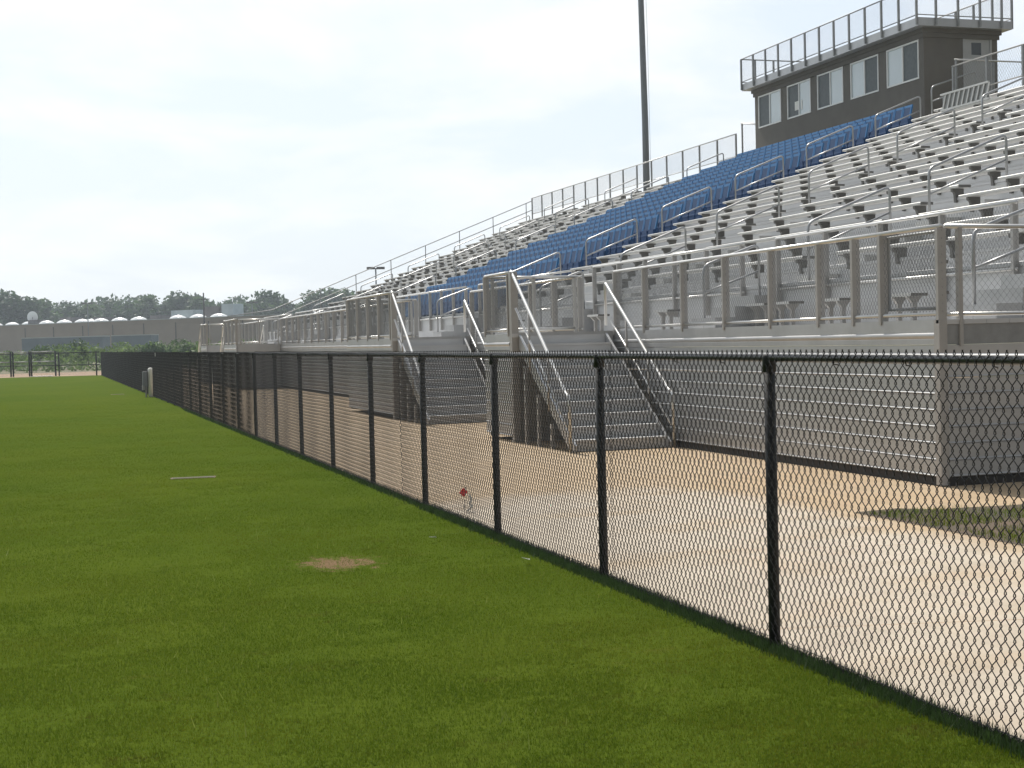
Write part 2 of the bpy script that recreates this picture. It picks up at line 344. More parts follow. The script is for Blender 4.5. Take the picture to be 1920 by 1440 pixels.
# ------------------------------------------------------------------ grass (nobody could count it)
def blade_mat():
    m = bpy.data.materials.new('grass_blade'); m.use_nodes = True
    n = m.node_tree.nodes; l = m.node_tree.links; b = n['Principled BSDF']; b.inputs['Roughness'].default_value = .8; b.inputs['Specular IOR Level'].default_value = 0.0
    tc = n.new('ShaderNodeTexCoord')
    a = n.new('ShaderNodeTexNoise'); a.inputs['Scale'].default_value = .45; a.inputs['Detail'].default_value = 5; l.new(tc.outputs['Object'], a.inputs['Vector'])
    c = n.new('ShaderNodeTexNoise'); c.inputs['Scale'].default_value = 55; c.inputs['Detail'].default_value = 2; l.new(tc.outputs['Object'], c.inputs['Vector'])
    s = n.new('ShaderNodeMath'); s.operation = 'MULTIPLY_ADD'; s.inputs[1].default_value = .5; l.new(a.outputs[0], s.inputs[0])
    s2 = n.new('ShaderNodeMath'); s2.operation = 'MULTIPLY'; s2.inputs[1].default_value = .5; l.new(c.outputs[0], s2.inputs[0]); l.new(s2.outputs[0], s.inputs[2])
    cr = n.new('ShaderNodeValToRGB'); e = cr.color_ramp.elements; e[0].position = .34; e[0].color = (.056, .104, .009, 1); e[1].position = .66; e[1].color = (.148, .166, .018, 1)
    q = e.new(.5); q.color = (.092, .140, .012, 1)
    l.new(s.outputs[0], cr.inputs[0]); l.new(cr.outputs[0], b.inputs['Base Color'])
    d = n.new('ShaderNodeTexNoise'); d.inputs['Scale'].default_value = 2.4; d.inputs['Detail'].default_value = 9; d.inputs['Roughness'].default_value = .72
    dm_ = n.new('ShaderNodeMapping'); dm_.inputs['Scale'].default_value = (.7, 1.5, .3); l.new(tc.outputs['Object'], dm_.inputs[0]); l.new(dm_.outputs[0], d.inputs['Vector'])
    dr = n.new('ShaderNodeValToRGB'); dr.color_ramp.elements[0].position = .56; dr.color_ramp.elements[0].color = (0, 0, 0, 1); dr.color_ramp.elements[1].position = .72; dr.color_ramp.elements[1].color = (.75, .75, .75, 1); l.new(d.outputs[0], dr.inputs[0])
    dx = n.new('ShaderNodeMix'); dx.data_type = 'RGBA'; l.new(dr.outputs[0], dx.inputs['Factor']); l.new(cr.outputs[0], dx.inputs['A']); dx.inputs['B'].default_value = (.115, .088, .026, 1)
    l.new(dx.outputs['Result'], b.inputs['Base Color'])
    t = n.new('ShaderNodeBsdfTranslucent'); l.new(dx.outputs['Result'], t.inputs['Color'])
    ms = n.new('ShaderNodeMixShader'); ms.inputs[0].default_value = .45; l.new(b.outputs[0], ms.inputs[1]); l.new(t.outputs[0], ms.inputs[2]); l.new(ms.outputs[0], n['Material Output'].inputs[0])
    return m
BLADE = blade_mat()
SOIL = [(2.05, 10.86, .40, .42)]
def grass_field(name, pts, h0, h1, w, m, lean=.6):
    n = len(pts); h = rng.uniform(h0, h1, n); a = rng.uniform(0, 2*PI, n); le = rng.normal(0, lean, n)*h; la = rng.uniform(0, 2*PI, n)
    wx, wy = np.cos(a)*w*.5, np.sin(a)*w*.5
    x, y, z = pts[:, 0], pts[:, 1], pts[:, 2]
    A = np.stack([x-wx, y-wy, z], -1); B = np.stack([x+wx, y+wy, z], -1)
    C = np.stack([x+np.cos(la)*le, y+np.sin(la)*le, z+h], -1)
    V = np.stack([A, B, C], 1).reshape(-1, 3); F = np.arange(3*n).reshape(n, 3)
    return addmesh(name, np_mesh(name, V, F, m))
def vnoise(x, y, octv=4):
    g = np.random.default_rng(3).uniform(0, 1, (256, 256)); t = np.zeros(len(x)); am = 0
    for o_ in range(octv):
        f = 2.0**o_; X, Y = x*f+17*o_, y*f+31*o_; xi, yi = np.floor(X).astype(int), np.floor(Y).astype(int); u, v = X-xi, Y-yi
        u = u*u*(3-2*u); v = v*v*(3-2*v); q = lambda a, b: g[a % 256, b % 256]
        t += (q(xi, yi)*(1-u)*(1-v)+q(xi+1, yi)*u*(1-v)+q(xi, yi+1)*(1-u)*v+q(xi+1, yi+1)*u*v)*.6**o_; am += .6**o_
    return t/am
def lawn_points():
    out = []
    n = 1850000
    ya = 4.0*(75/4.0)**(rng.uniform(0, 1, n)**1.3)
    xl = -.09*ya-2.6; xa = xl+rng.uniform(0, 1, n)*(FX+.02-xl)
    out.append(np.stack([xa, ya, np.zeros(n)], -1))
    P = np.concatenate(out)
    d = np.sin(P[:, 0]*1.3+1)*np.sin(P[:, 1]*.9)+np.sin(P[:, 0]*3.7)*np.sin(P[:, 1]*2.9+2)
    keep = (rng.uniform(-2.6, 2.2, len(P)) < d+1.4) & (rng.uniform(0, 1, len(P)) < np.clip((75-P[:, 1])/55, 0, 1))
    th = vnoise(P[:, 0]*1.7, P[:, 1]*2.6, 5)
    keep &= (th < .60) | (rng.uniform(0, 1, len(P)) < .5)
    for cx, cy, rx, ry in SOIL:
        q = ((P[:, 0]-cx)/rx)**2+((P[:, 1]-cy)/ry)**2
        keep &= (q > 1+.45*np.sin(P[:, 0]*23)*np.sin(P[:, 1]*17)) | (rng.uniform(0, 1, len(P)) < .5-.3*(q < .45))
    return P[keep]
go = grass_field('grass', lawn_points(), .006, .018, .0034, BLADE); tag(go, 'short mown green grass of the playing field', 'grass', kind='stuff')
# longer untrimmed strip along the fence foot, dark green painted as the mesh shadow
ys = np.concatenate([rng.uniform(4, 14, 26000), rng.uniform(14, 40, 20000)])
fs = np.stack([FX+rng.normal(-.02, .035, len(ys)), ys, np.zeros(len(ys))], -1)
go = grass_field('fence_grass', fs, .025, .065, .006, mat('shaded_long_grass', (.022, .050, .012), .7, 0, .3, 6, c2=(.04, .075, .018), trans=.3), .4); tag(go, 'longer grass left untrimmed along the fence foot, darkened as the fence shadow', 'grass', kind='stuff')
# a few taller pale stalks standing out of the lawn
wn = 260; wy = rng.uniform(5.5, 16, wn); wx = rng.uniform(-1.2, 3.3, wn)
go = grass_field('weed_stalks', np.stack([wx, wy, np.zeros(wn)], -1), .03, .075, .006, mat('pale_stalk', (.20, .24, .05), .7, 0, .2, 6, trans=.4), .5); tag(go, 'scattered taller pale grass stalks in the mown lawn', 'grass', kind='stuff')
# tufts in the bed
bx = rng.uniform(6.95, 10.5, 30000); by = rng.uniform(6.0, 11.5, 30000); k = (np.sin(bx*2.3+1)*np.sin(by*3.1)+rng.normal(0, .35, 30000)) > .1
k |= (bx < 7.7) & (by > 10.4)
go = grass_field('bed_grass', np.stack([bx, by, np.full(30000, .011)], -1)[k], .02, .055, .006, BLADE); tag(go, 'patchy weeds and grass in the muddy bed behind the fence', 'grass', kind='stuff')
# ------------------------------------------------------------------ near black chain-link fence
POST_Y = [6.82 + 2.44*i for i in range(-2, 39)]
fence = thing('chain_link_fence', 'long black vinyl chain link fence between the lawn and the concrete walk', 'fence', (FX, 6.82, 0))
def rel(mb, o):
    x, y, z = o.location; mb.v = [(a-x, b-y, c-z) for a, b, c in mb.v]; return mb
m0 = MB().tube([(0, 0, -.1), (0, 0, 1.50)], .030, 10); cap0 = MB().tube([(0, 0, 1.44), (0, 0, 1.515), (0, 0, 1.53)], .036, 10)
pm = m0.mesh('post', M['black'], True); cm = cap0.mesh('rail_cap', M['black'], True)
for y in POST_Y:
    p = addmesh('post', pm, fence); p.location = (0, y-6.82, 0)
    c = addmesh('rail_cap', cm, p)
rel(MB().tube([(FX, y, 1.518+.0015*math.sin(y*.9)) for y in np.linspace(1.5, 99.8, 160)], .0235, 12), fence).build('top_rail', M['blackr'], fence, True)
rel(MB().tube([(FX-.01, y, .05+.012*math.sin(y*2.1)) for y in np.linspace(1.5, 99.8, 300)], .0022, 5), fence).build('bottom_wire', M['blackw'], fence)
def relo(o, t): o.location = (-t.location[0], -t.location[1], -t.location[2]); return o
for ya, yb, rr, ey in ((1.6, 9, .0029, True), (9, 15, .0028, True), (15, 26, .0026, True), (26, 33, .0020, False), (33, 41, .0019, False), (41, 99.6, .0021, False)):
    relo(chain_link('mesh', (FX-.026, ya, .03), (0, 1, 0), yb-ya+.045, 1.516, M['blackw'], r=rr, eyes=ey, sides=4 if ey else 3, parent=fence, jit=.004), fence)
for y in np.arange(4.3, 30, .61):
    if min(abs(y-p) for p in POST_Y) > .1: rel(MB().tube([(FX-.03, y, 1.515), (FX-.02, y+.004, 1.487), (FX+.006, y+.012, 1.484), (FX+.02, y+.03, 1.478)], .0032, 5), fence).build('tie_wire', M['blackw'], fence)

# ------------------------------------------------------------------ far fence and gate across the end of the field
ff = thing('chain_link_fence', 'low black chain link fence crossing the far end of the field', 'fence', (0, 105, 0))
def fp(x): return 100.9 + (3.5-x)*1.05
xs = [3.3, .95, -3.2, -6.2, -9.2, -12.2, -15.2]
for x in xs: rel(MB().tube([(x, fp(x), 0), (x, fp(x), 1.6)], .045, 8), ff).build('post', M['black'], ff, True)
for z in (1.55, .72): rel(MB().tube([(3.5, fp(3.5), z), (-15.3, fp(-15.3), z)], .032 if z > 1 else .028, 8), ff).build('rail', M['black'], ff, True)
q = np.array([-1, 1.05, 0])
relo(chain_link('mesh', (3.5, fp(3.5), .05), (-1/math.hypot(1, 1.05), 1.05/math.hypot(1, 1.05), 0), 27, 1.5, M['blackw'], pu=.1, pv=.14, r=.0025, eyes=False, sides=3, parent=ff), ff)
gate = thing('fence_gate', 'black metal double gate standing at the far left end of the field', 'gate', (-1, 104, 0))
for (xa, xb) in ((.72, -.82), (-.95, -2.0), (-2.15, -4.2)):
    for x in (xa, xb): rel(MB().tube([(x, 103.4-x*.6, .02), (x, 103.4-x*.6, 1.70)], .055, 8), gate).build('gate_post', M['black'], gate, True)
    for z in (1.66, 1.0): rel(MB().tube([(xa, 103.4-xa*.6, z), (xb, 103.4-xb*.6, z)], .032, 8), gate).build('gate_rail', M['galvd'], gate, True)
tarp = MB()
for i in range(9):
    x = -.9+i*.16; tarp.prism([(x, 102.9), (x+.17, 102.95), (x+.17, 103.7), (x, 103.6)], .01, .03+.02*(i % 2), 'z')
tag(tarp.build('plastic_sheet', M['paper']), 'crumpled white plastic sheet on the ground under the far gate', 'plastic sheet')

# ------------------------------------------------------------------ grandstand
XF, XW, XB = 8.83, 11.45, 25.9       # skirt front, first riser, back guard
Y0, Y1 = 13.1, 77.0
ZW = 1.74
RUN, RISE, NR = .762, .302, 18
def dk(j): return 2.42 + RISE*j
def rx(j): return XW + RUN*j
def deck_at(x):
    return ZW if x < 11.07 else dk(max(0, min(NR, int((x-XW)/RUN))))
AISLES = [13.65, 20.75, 28.8, 37.3, 50.3, 58.8, 66.85]; AWID = 1.1
SECT = [(14.75, 20.75), (21.85, 28.8), (29.9, 37.3), (51.4, 58.8), (59.9, 66.85), (67.95, 76.8)]
XN = 11.07                           # nose of the deeper first deck
gs = thing('grandstand', 'long silver aluminium grandstand rising in rows behind the fence', 'grandstand', (XF, Y0, 0))
def G(mb, name, m, smooth=False): return rel(mb, gs).build(name, m, gs, smooth)
def siding(mb, a, b, z0, z1, plane, face, sgn, pitch=.172):
    """lapped aluminium planks: flat face, small ledge at the foot of each; plane='x' runs along y"""
    n = int(round((z1-z0)/pitch)); h = (z1-z0)/n
    for i in range(n):
        zb = z0+i*h
        prof = [(0, zb+.003)]+[(-.015*math.sin(t), zb+.013-.010*math.cos(t)) for t in np.linspace(.15, PI-.05, 6)]+[(0, zb+.024), (0, zb+h-.004), (.004, zb+h-.002), (.03, zb+h-.002), (.03, zb+.003)]
        pts = [(face + sgn*p, q) for p, q in prof]
        mb.prism(pts, a, b, 'y' if plane == 'x' else 'x')
    return mb
def fascia_prof(x, zt):
    return [(x-.006, 1.480), (x-.006, 1.535), (x-.004, 1.54)] + [(x-.003-.017*math.sin(t), 1.575-.028*math.cos(t)) for t in np.linspace(.2, PI-.05, 8)] + [(x-.004, 1.606), (x-.004, zt), (x+.03, zt), (x+.03, 1.48)]
LAND = [(22.2, 23.75), (30.6, 35.5), (57.3, 61.4), (68.1, 70.7)]
# front skirt in panels between the landings
edges = [Y0+.09] + [v for ab in LAND for v in ab] + [Y1]
for a, b in zip(edges[0::2], edges[1::2]):
    ya = a
    while ya < b-.05:
        yb = min(ya+6.1, b)
        if b-yb < 1.5: yb = b
        G(siding(MB(), ya+.004, yb-.004, .10, 1.475, 'x', XF, 1), 'skirt_panel', M['skirt']); ya = yb
    f = MB(); f.prism(fascia_prof(XF, ZW), a, b, 'y')
    G(f, 'fascia', M['alu'])
    G(MB().box(XF+.015, XF+.05, a, b, .0, .10), 'base_trim', M['rubble'])
for a, b in LAND: G(MB().box(XF+.01, XF+.04, a, b, .0, ZW-.05), 'skirt_panel', M['skirt'])
# walking deck in front
for i in range(8):
    x0 = XF+.012+i*.277
    G(MB().box(x0 if i else XF+.012, x0+.272, Y0, Y1, ZW-.05, ZW-.002), 'deck_plank', M['deckm'])
# corner posts and end skirts
G(MB().box(XF-.02, XF+.075, Y0-.012, Y0+.085, .02, 1.735), 'corner_post', M['alu_post'])
e = siding(MB(), XF+.08, XB+.2, .10, 1.476, 'y', Y0, 1); G(e, 'skirt_panel', M['skirt'])
G(MB().box(XF+.08, XB, Y0+.01, Y0+.04, 0, .1), 'base_trim', M['rubble'])
G(MB().box(XF+.08, XB, Y0+.012, Y0+.058, 1.478, 1.735), 'end_channel', M['galvd'])
G(MB().prism([(XW, ZW-.06), (XB+.2, dk(NR)-.2), (XB+.2, 1.69), (XW, 1.69)], Y0+.02, Y0+.05, 'y'), 'end_panel', M['skirt'])
G(MB().prism([(XF, .0), (XB+.2, 0), (XB+.2, dk(NR)-.2), (XW, ZW-.06), (XF, ZW-.06)], Y1-.05, Y1-.02, 'y'), 'end_panel', M['skirt'])
# treads and risers
for j in range(NR+1):
    x = rx(j) if j else XN; z = dk(j); zl = ZW if j == 0 else dk(j-1)
    t = MB()
    xe = rx(j+1)+.02 if j < NR else XB+.35
    t.box(x+.02, xe, Y0+.06, Y1-.06, z-.04, z)
    t.prism([(x, z-.055), (x-.018, z-.05), (x-.018, z-.006), (x-.01, z+.002), (x+.02, z+.002), (x+.02, z-.055)], Y0+.06, Y1-.06, 'y')
    t.prism([(x+.004, zl+.002), (x, zl+.05), (x, z-.055), (x+.018, z-.055), (x+.018, zl+.002)], Y0+.06, Y1-.06, 'y')
    if j: t.prism([(x+.004, zl+(z-zl)*.5-.006), (x-.008, zl+(z-zl)*.5-.006), (x-.008, zl+(z-zl)*.5+.006), (x+.004, zl+(z-zl)*.5+.008)], Y0+.06, Y1-.06, 'y')
    G(t, 'tread', M['deckm'])
# benches: 100 nearest are parts of their own, the rest one part
bench = []
for si, (a, b) in enumerate(SECT):
    for j in range(NR):
        bench.append((a, b, j, math.hypot(12.2+RUN*j, a)))
bench.sort(key=lambda q: q[3])
def bench_mb(mb, a, b, j):
    x = 12.09+RUN*j; z = 2.92+RISE*j
    mb.prism([(x, z-.045), (x-.004, z-.03), (x-.004, z-.008), (x+.006, z), (x+.25, z), (x+.25, z-.045), (x+.235, z-.05), (x+.015, z-.05)], a, b, 'y'); return mb
def brk(mb, mbe, a, b, j):
    x = 12.09+RUN*j; z = 2.92+RISE*j; zr = dk(j+1)
    n = max(2, int(round((b-a)/1.55))+1)
    for i in range(n):
        y = a+.22+(b-a-.44)*i/(n-1)
        mb.prism([(x+.01, z-.052), (x+.014, z-.10), (x+.05, z-.115), (x+.068, z-.16), (x+.075, z-.29), (x+.118, z-.29), (x+.118, zr+.004), (x+.24, zr+.004), (x+.24, z-.052)], y-.03, y+.03, 'y')
    for y in (a-.004, b+.004):
        mbe.prism([(x+.002, z-.048), (x+.002, z-.002), (x+.248, z-.002), (x+.248, z-.048)], y-.003, y+.003, 'y')
BR = MB(); BE = MB(); rest = MB()
for i, (a, b, j, _) in enumerate(bench):
    if i < 100: G(bench_mb(MB(), a, b, j), 'bench', M['plank'])
    else: bench_mb(rest, a, b, j)
    brk(BR, BE, a, b, j)
o = G(rest, 'bench_row', M['plank']); o['kind'] = 'stuff'
o = G(BR, 'bracket', M['bracket']); o['kind'] = 'stuff'
o = G(BE, 'end_cap', M['bracket']); o['kind'] = 'stuff'  # caps coloured dark to paint the shade on plank ends
# half steps in the aisles, the steps up from the walking deck
nst = 0; srest = MB()
for a in AISLES:
    ye, yw = a+.12, a+AWID-.12
    for j in range(NR):
        nst += 1; st = MB() if nst <= 100 else srest
        st.box(rx(j+1)-.30, rx(j+1)-.003, ye, yw, dk(j)+.002, dk(j)+RISE/2)
        if nst <= 100: G(st, 'aisle_step', M['plank'])
    for q, (xa, xb) in enumerate(((10.0, 10.34), (10.345, 10.69), (10.695, XN-.025))): G(MB().box(xa, xb, ye, yw, ZW, ZW+.17*(q+1)), 'deck_step', M['alu'])
o = G(srest, 'aisle_steps', M['plank']); o['kind'] = 'stuff'

# ------------------------------------------------------------------ chain-link guard rails on the stand
def guard(name, label, p0, p1, ztop, zbot, ys=None, base=None, sp=1.35, mesh=True, pu=.058, pv=.085, r=.0025, post=(.10, .045), group='chain link guard rails of the grandstand', offs=0.0, zrail=None, post_m=None, eyes=False):
    (x0, y0), (x1, y1) = p0, p1; L = math.hypot(x1-x0, y1-y0); ux, uy = (x1-x0)/L, (y1-y0)/L
    t = thing(name, label, 'guard rail', (x0, y0, zbot), group=group)
    ss = ys if ys is not None else list(np.linspace(.05, L-.05, max(2, int(round(L/sp))+1)))
    zb = zbot if base is None else base
    for s in ss:
        cx, cy = x0+ux*s, y0+uy*s
        a, b = (post[0], post[1]) if abs(uy) > .5 else (post[1], post[0])
        rel(MB().box(cx-a/2, cx+a/2, cy-b/2, cy+b/2, zb, ztop-.02), t).build('post', post_m or M['alu_post'], t)
    ox, oy = -uy*offs, ux*offs
    rel(MB().tube([(x0+ox, y0+oy, ztop), (x1+ox, y1+oy, ztop)], .024, 8), t).build('top_rail', M['alu_pipe'], t, True)
    rel(MB().tube([(x0+ox, y0+oy, zrail or zbot), (x1+ox, y1+oy, zrail or zbot)], .020, 8), t).build('bottom_rail', M['alu_pipe'], t, True)
    if mesh:
        zl = (zrail or zbot)
        relo(chain_link('mesh', (x0+ox*1.6, y0+oy*1.6, zl-.02), (ux, uy, 0), L, ztop-zl+.02, M['galv'], pu=pu, pv=pv, r=r, eyes=eyes, sides=3, parent=t), t)
    return t
GF = 'guard rails along the front walkway'
guard('guard_rail', 'nearest front guard rail, from the corner post back to the first stairs', (XF+.03, Y0), (XF+.03, 22.2), 2.705, 1.80, ys=[.02, 1.12, 1.70, 2.5, 3.72, 5.05, 6.42, 7.85, 9.05], base=1.70, group=GF, r=.0026, eyes=True)
guard('guard_rail', 'front guard rail between the first and second stair landings', (XF+.03, 23.75), (XF+.03, 30.6), 2.705, 1.80, base=1.70, group=GF)
guard('guard_rail', 'long front guard rail between the second and third stair landings', (XF+.03, 35.5), (XF+.03, 57.3), 2.705, 1.80, base=1.70, group=GF, pu=.09, pv=.13, r=.0018)
guard('guard_rail', 'short front guard rail between the two farthest stair landings', (XF+.03, 61.4), (XF+.03, 68.1), 2.705, 1.80, base=1.70, group=GF, pu=.12, pv=.17, r=.002)
guard('guard_rail', 'farthest front guard rail at the far end of the stand', (XF+.03, 70.7), (XF+.03, Y1), 2.705, 1.80, base=1.70, group=GF, pu=.12, pv=.17, r=.002)
GR = 'guard rails in front of the first bench row'
RG = [(14.74, 20.72), (21.86, 28.77), (29.92, 37.25), (38.45, 50.25), (51.42, 58.77), (59.92, 66.8), (67.97, 76.9)]
where = ['nearest to the camera', 'just past the first aisle', 'just before the blue seats', 'in front of the blue seats', 'just past the blue seats', 'two bays past the blue seats', 'at the far end']
for i, (a, b) in enumerate(RG):
    fine = i < 2
    guard('guard_rail', 'chain link guard rail under the first bench row, ' + where[i], (XN-.06, a), (XN-.06, b), 3.12, 2.33, base=1.98, group=GR, pu=.058 if fine else .1, pv=.085 if fine else .14, r=.0022 if fine else .0024, post=(.08, .05))
guard('guard_rail', 'guard rail across the near end of the walkway with a gate post', (XF+.08, Y0+.02), (XW+.2, Y0+.02), 2.70, 1.79, ys=[.17, 1.55, 2.6], base=1.46, group='guard rails at the end of the stand', r=.0019, pu=.075, pv=.085, post=(.07, .04))
# gate beside the corner
gt = thing('walkway_gate', 'narrow chain link gate folded beside the near corner post of the stand', 'gate', (9.0, 13.25, ZW))
rel(MB().tube([(8.93, 13.16, 1.86), (8.93, 13.16, 2.64), (8.93, 13.2, 2.66), (8.93, 14.2, 2.66), (8.93, 14.2, 1.86), (8.93, 13.16, 1.86)], .020, 8), gt).build('gate_frame', M['galvd'], gt, True)
relo(chain_link('mesh', (8.93, 13.16, 1.87), (0, 1, 0), 1.03, .77, M['galv'], r=.0016, eyes=False, sides=3, parent=gt), gt)
for z in (2.0, 2.32, 2.56): rel(MB().box(8.90, 8.965, 13.135, 13.18, z, z+.035), gt).build('hinge', M['galvd'], gt)
# back guard, tall posts along the top of the stand
GB = 'tall guard rails along the back of the stand'
guard('guard_rail', 'tall back guard rail running from the press box to the far end', (XB, 51.8), (XB, 76.9), 9.42, 8.0, base=7.86, sp=1.62, group=GB, pu=.10, pv=.14, r=.0024, post=(.06, .06), zrail=8.55, post_m=M['galvd'])
guard('guard_rail', 'tall back guard rail on the near side of the press box door', (XB, 13.2), (XB, 37.6), 9.40, 8.0, base=7.86, sp=1.62, group=GB, pu=.10, pv=.14, r=.0024, post=(.06, .06), zrail=8.55, post_m=M['galvd'])
guard('guard_rail', 'short return guard rail beside the press box door', (XB+.1, 37.62), (28.7, 37.62), 9.62, 8.3, base=7.9, group=GB, pu=.10, pv=.14, r=.0024, post=(.05, .05), sp=1.2, post_m=M['galvd'])
guard('guard_rail', 'short guard rail closing the gap beyond the far side of the press box', (26.2, 52.0), (28.7, 52.0), 9.85, 8.6, base=7.9, group=GB, pu=.10, pv=.14, r=.0024, post=(.05, .05), sp=1.0, post_m=M['galvd'])
# far end guard climbing with the rows
fe = thing('stair_guard_rail', 'sloping pipe guard rail climbing the far end of the grandstand', 'guard rail', (XW, Y1, 2.4))
def zs(x): return dk(0)+(x-XW)*RISE/RUN
for x in np.linspace(12.1, 25.6, 8): rel(MB().tube([(x, Y1, zs(x)-.1), (x, Y1, zs(x)+1.12)], .024, 6), fe).build('post', M['galvd'], fe, True)
for dz in (1.12, .62): rel(MB().tube([(XF+.3, Y1, 2.42+dz-.3), (XW, Y1, 2.42+dz), (25.9, Y1, zs(25.9)+dz)], .022, 8), fe).build('rail', M['galvd'], fe, True)

# ------------------------------------------------------------------ aisle hand rails
def bend(p0, p1, p2, r=.12, n=5):
    p0, p1, p2 = Vector(p0), Vector(p1), Vector(p2); a = (p0-p1).normalized()*r+p1; c = (p2-p1).normalized()*r+p1
    return [tuple((1-t)**2*a+2*t*(1-t)*p1+t*t*c) for t in np.linspace(0, 1, n)]
starts = {0: 11.9, 1: 11.9, 2: 11.87, 3: 12.0, 4: 11.9, 5: 11.9, 6: 11.9}
AN = ['aisle nearest the camera', 'first aisle past the near stairs', 'aisle before the blue seats', 'aisle on the near edge of the blue seats', 'aisle on the far edge of the blue seats', 'first aisle beyond the blue seats', 'farthest aisle of the stand']
HN = ['lowest', 'second', 'third', 'fourth', 'fifth', 'sixth', 'seventh']
def handrail(x0, x1, y, z0, z1, h, label):
    t = thing('aisle_handrail', label, 'hand rail', (x0, y, z0), group='aisle hand rails of the grandstand')
    a, b, c, d = (x0, y, z0), (x0, y, z0+h), (x1, y, z1+h), (x1, y, z1)
    pts = [a]+bend(a, b, c)+bend(b, c, d)+[d]
    rel(MB().tube(pts, .023, 8), t).build('pipe_loop', M['rail_grey'], t, True)
    rel(MB().tube([(x0, y, z0+h-.43), (x1, y, z1+h-.43)], .018, 8), t).build('mid_rail', M['rail_grey'], t, True)
for ai, a in enumerate(AISLES):
    y = a+AWID*.5
    handrail(10.02, 11.0, y, ZW, ZW+.34, 1.0, 'entry step rail of the ' + AN[ai])
    k = 0
    while True:
        x0 = starts[ai]+2.286*k; x1 = x0+1.53
        if x0 > 24.5: break
        if x1 > 25.0: x1 = 24.95
        if x1-x0 > .5: handrail(x0, x1, y, deck_at(x0), deck_at(x1), 1.0, HN[k]+' hand rail going up the ' + AN[ai])
        k += 1
handrail(25.35, 26.9, 37.85, dk(NR), dk(NR)+.5, .98, 'topmost hand rail beside the press box end wall')

# ------------------------------------------------------------------ stairs from the ground to the landings
XL = 7.1
def access_stair(i, ya, yb, label):
    t = thing('access_stair', label, 'stairs', (XL, ya, 0), group='stairs up to the front walkway')
    def A(mb, n, m, sm=False, par=None):
        if i >= 2:                                  # the far pair runs down the other way
            mb.v = [(p, ya+yb-q, r_) for p, q, r_ in mb.v]; mb.f = [f[::-1] for f in mb.f]
        return rel(mb, t).build(n, m, par or t, sm)
    A(MB().box(XL, XF, ya, yb-.045, ZW-.06, ZW), 'landing_deck', M['deckm'])
    A(MB().box(XL+.10, XF-.02, ya-.012, ya, ZW-.30, ZW+.012), 'landing_fascia', M['alu'])
    A(siding(MB(), ya+.15, yb, .10, 1.475, 'x', XL, 1), 'skirt_panel', M['skirt'])
    f = MB(); f.prism(fascia_prof(XL, ZW-.002), ya+.15, yb, 'y'); A(f, 'fascia', M['alu'])
    A(MB().box(XL-.005, XL+.11, ya+.02, ya+.148, 0, 2.72), 'corner_post', M['alu_post'])
    A(MB().box(XL+.05, XF-.02, yb-.04, yb-.01, .05, ZW-.002), 'skirt_panel', M['skirt'])
    A(MB().box(XL+.12, XF-.03, ya+.10, ya+.13, .0, ZW-.31), 'back_panel', M['alu_post'])
    n = 10; run = .262
    for k in range(n-1):
        zt = ZW-(k+1)*ZW/n; y1 = ya-.012-k*run
        mb = MB().box(XL+.14, XF-.17, y1-run-.02, y1-.004, zt-.035, zt)
        mb.box(XL+.14, XF-.17, y1-.012, y1-.002, zt+.002, zt+ZW/n-.037)
        A(mb, 'step', M['deckm'])
    A(MB().box(XL+.14, XF-.17, ya-.012-(n-1)*run-.012, ya-.012-(n-1)*run-.004, .01, ZW/n-.036), 'riser', M['deckm'])
    yf = ya-.012-(n-1)*run-.10
    for x in (XL+.095, XF-.165):
        A(MB().prism([(ya-.02, ZW-.02), (ya-.02, ZW-.24), (yf+.16, .0), (yf-.02, .0), (yf-.02, .10)], x, x+.04, 'x'), 'stringer', M['alu'])
    for d in (.45, 1.05, 1.65): 
        zz = ZW-d*ZW/(ya-yf)-.2
        A(MB().box(XL+.03, XL+.085, ya-d-.03, ya-d+.03, 0, max(.3, zz)), 'support_post', M['alu'])
    for x in (XL+.03, XF-.09):
        top = (x, ya+.06, ZW+.90); z1 = ZW+1.02 if x < 8 else ZW+.80
        pts = [(x, ya+.12, ZW+.25), ]
        a, b, c, d, e = (x, ya+.12, ZW+.1), (x, ya+.12, z1), (x, yf+.13, .86), (x, yf-.02, .80), (x, yf-.03, .02)
        pts = [a]+bend(a, b, c, .07)+bend(b, c, d, .05, 3)+bend(c, d, e, .05, 3)+[e]
        A(MB().tube(pts, .026, 8), 'hand_rail', M['alu_pipe'], True)
        A(MB().tube([(x, ya-.1, z1-.62), (x, yf+.05, .34)], .017, 8), 'mid_rail', M['alu_pipe'], True)
        for d in (.75, 1.6):
            z = z1+(.86-z1)*(d+.12)/(ya+.12-yf-.13)
            A(MB().tube([(x, ya-d, z-.02), (x, ya-d, ZW-d*ZW/(ya-yf)-.05)], .018, 6), 'hand_rail_post', M['alu_post'], True)
    return t
sl_ = ['nearest aluminium stairs with white hand rails leading up to the walkway', 'second aluminium stairs, half hidden behind the nearest stairs, with a long landing', 'third aluminium stairs, far along the stand', 'farthest aluminium stairs near the end of the stand']
GL = 'guard rails around the stair landings'; LN = ['nearest', 'second', 'third', 'farthest']
for i, (a, b) in enumerate(LAND):
    access_stair(i, a, b, sl_[i])
    kw = dict(group=GL, base=1.70) if i < 2 else dict(group=GL, base=1.70, pu=.1, pv=.14, r=.0018)
    guard('guard_rail', 'guard rail on the field side of the ' + LN[i] + ' stair landing', (XL+.03, a+.15 if i < 2 else a), (XL+.03, b if i < 2 else b-.15), 2.72, 1.80, **kw)
    guard('guard_rail', 'guard rail across the closed end of the ' + LN[i] + ' stair landing', (XL+.1, b-.02 if i < 2 else a+.02), (XF-.05, b-.02 if i < 2 else a+.02), 2.70, 1.82, sp=.8, post=(.08, .04), **kw)

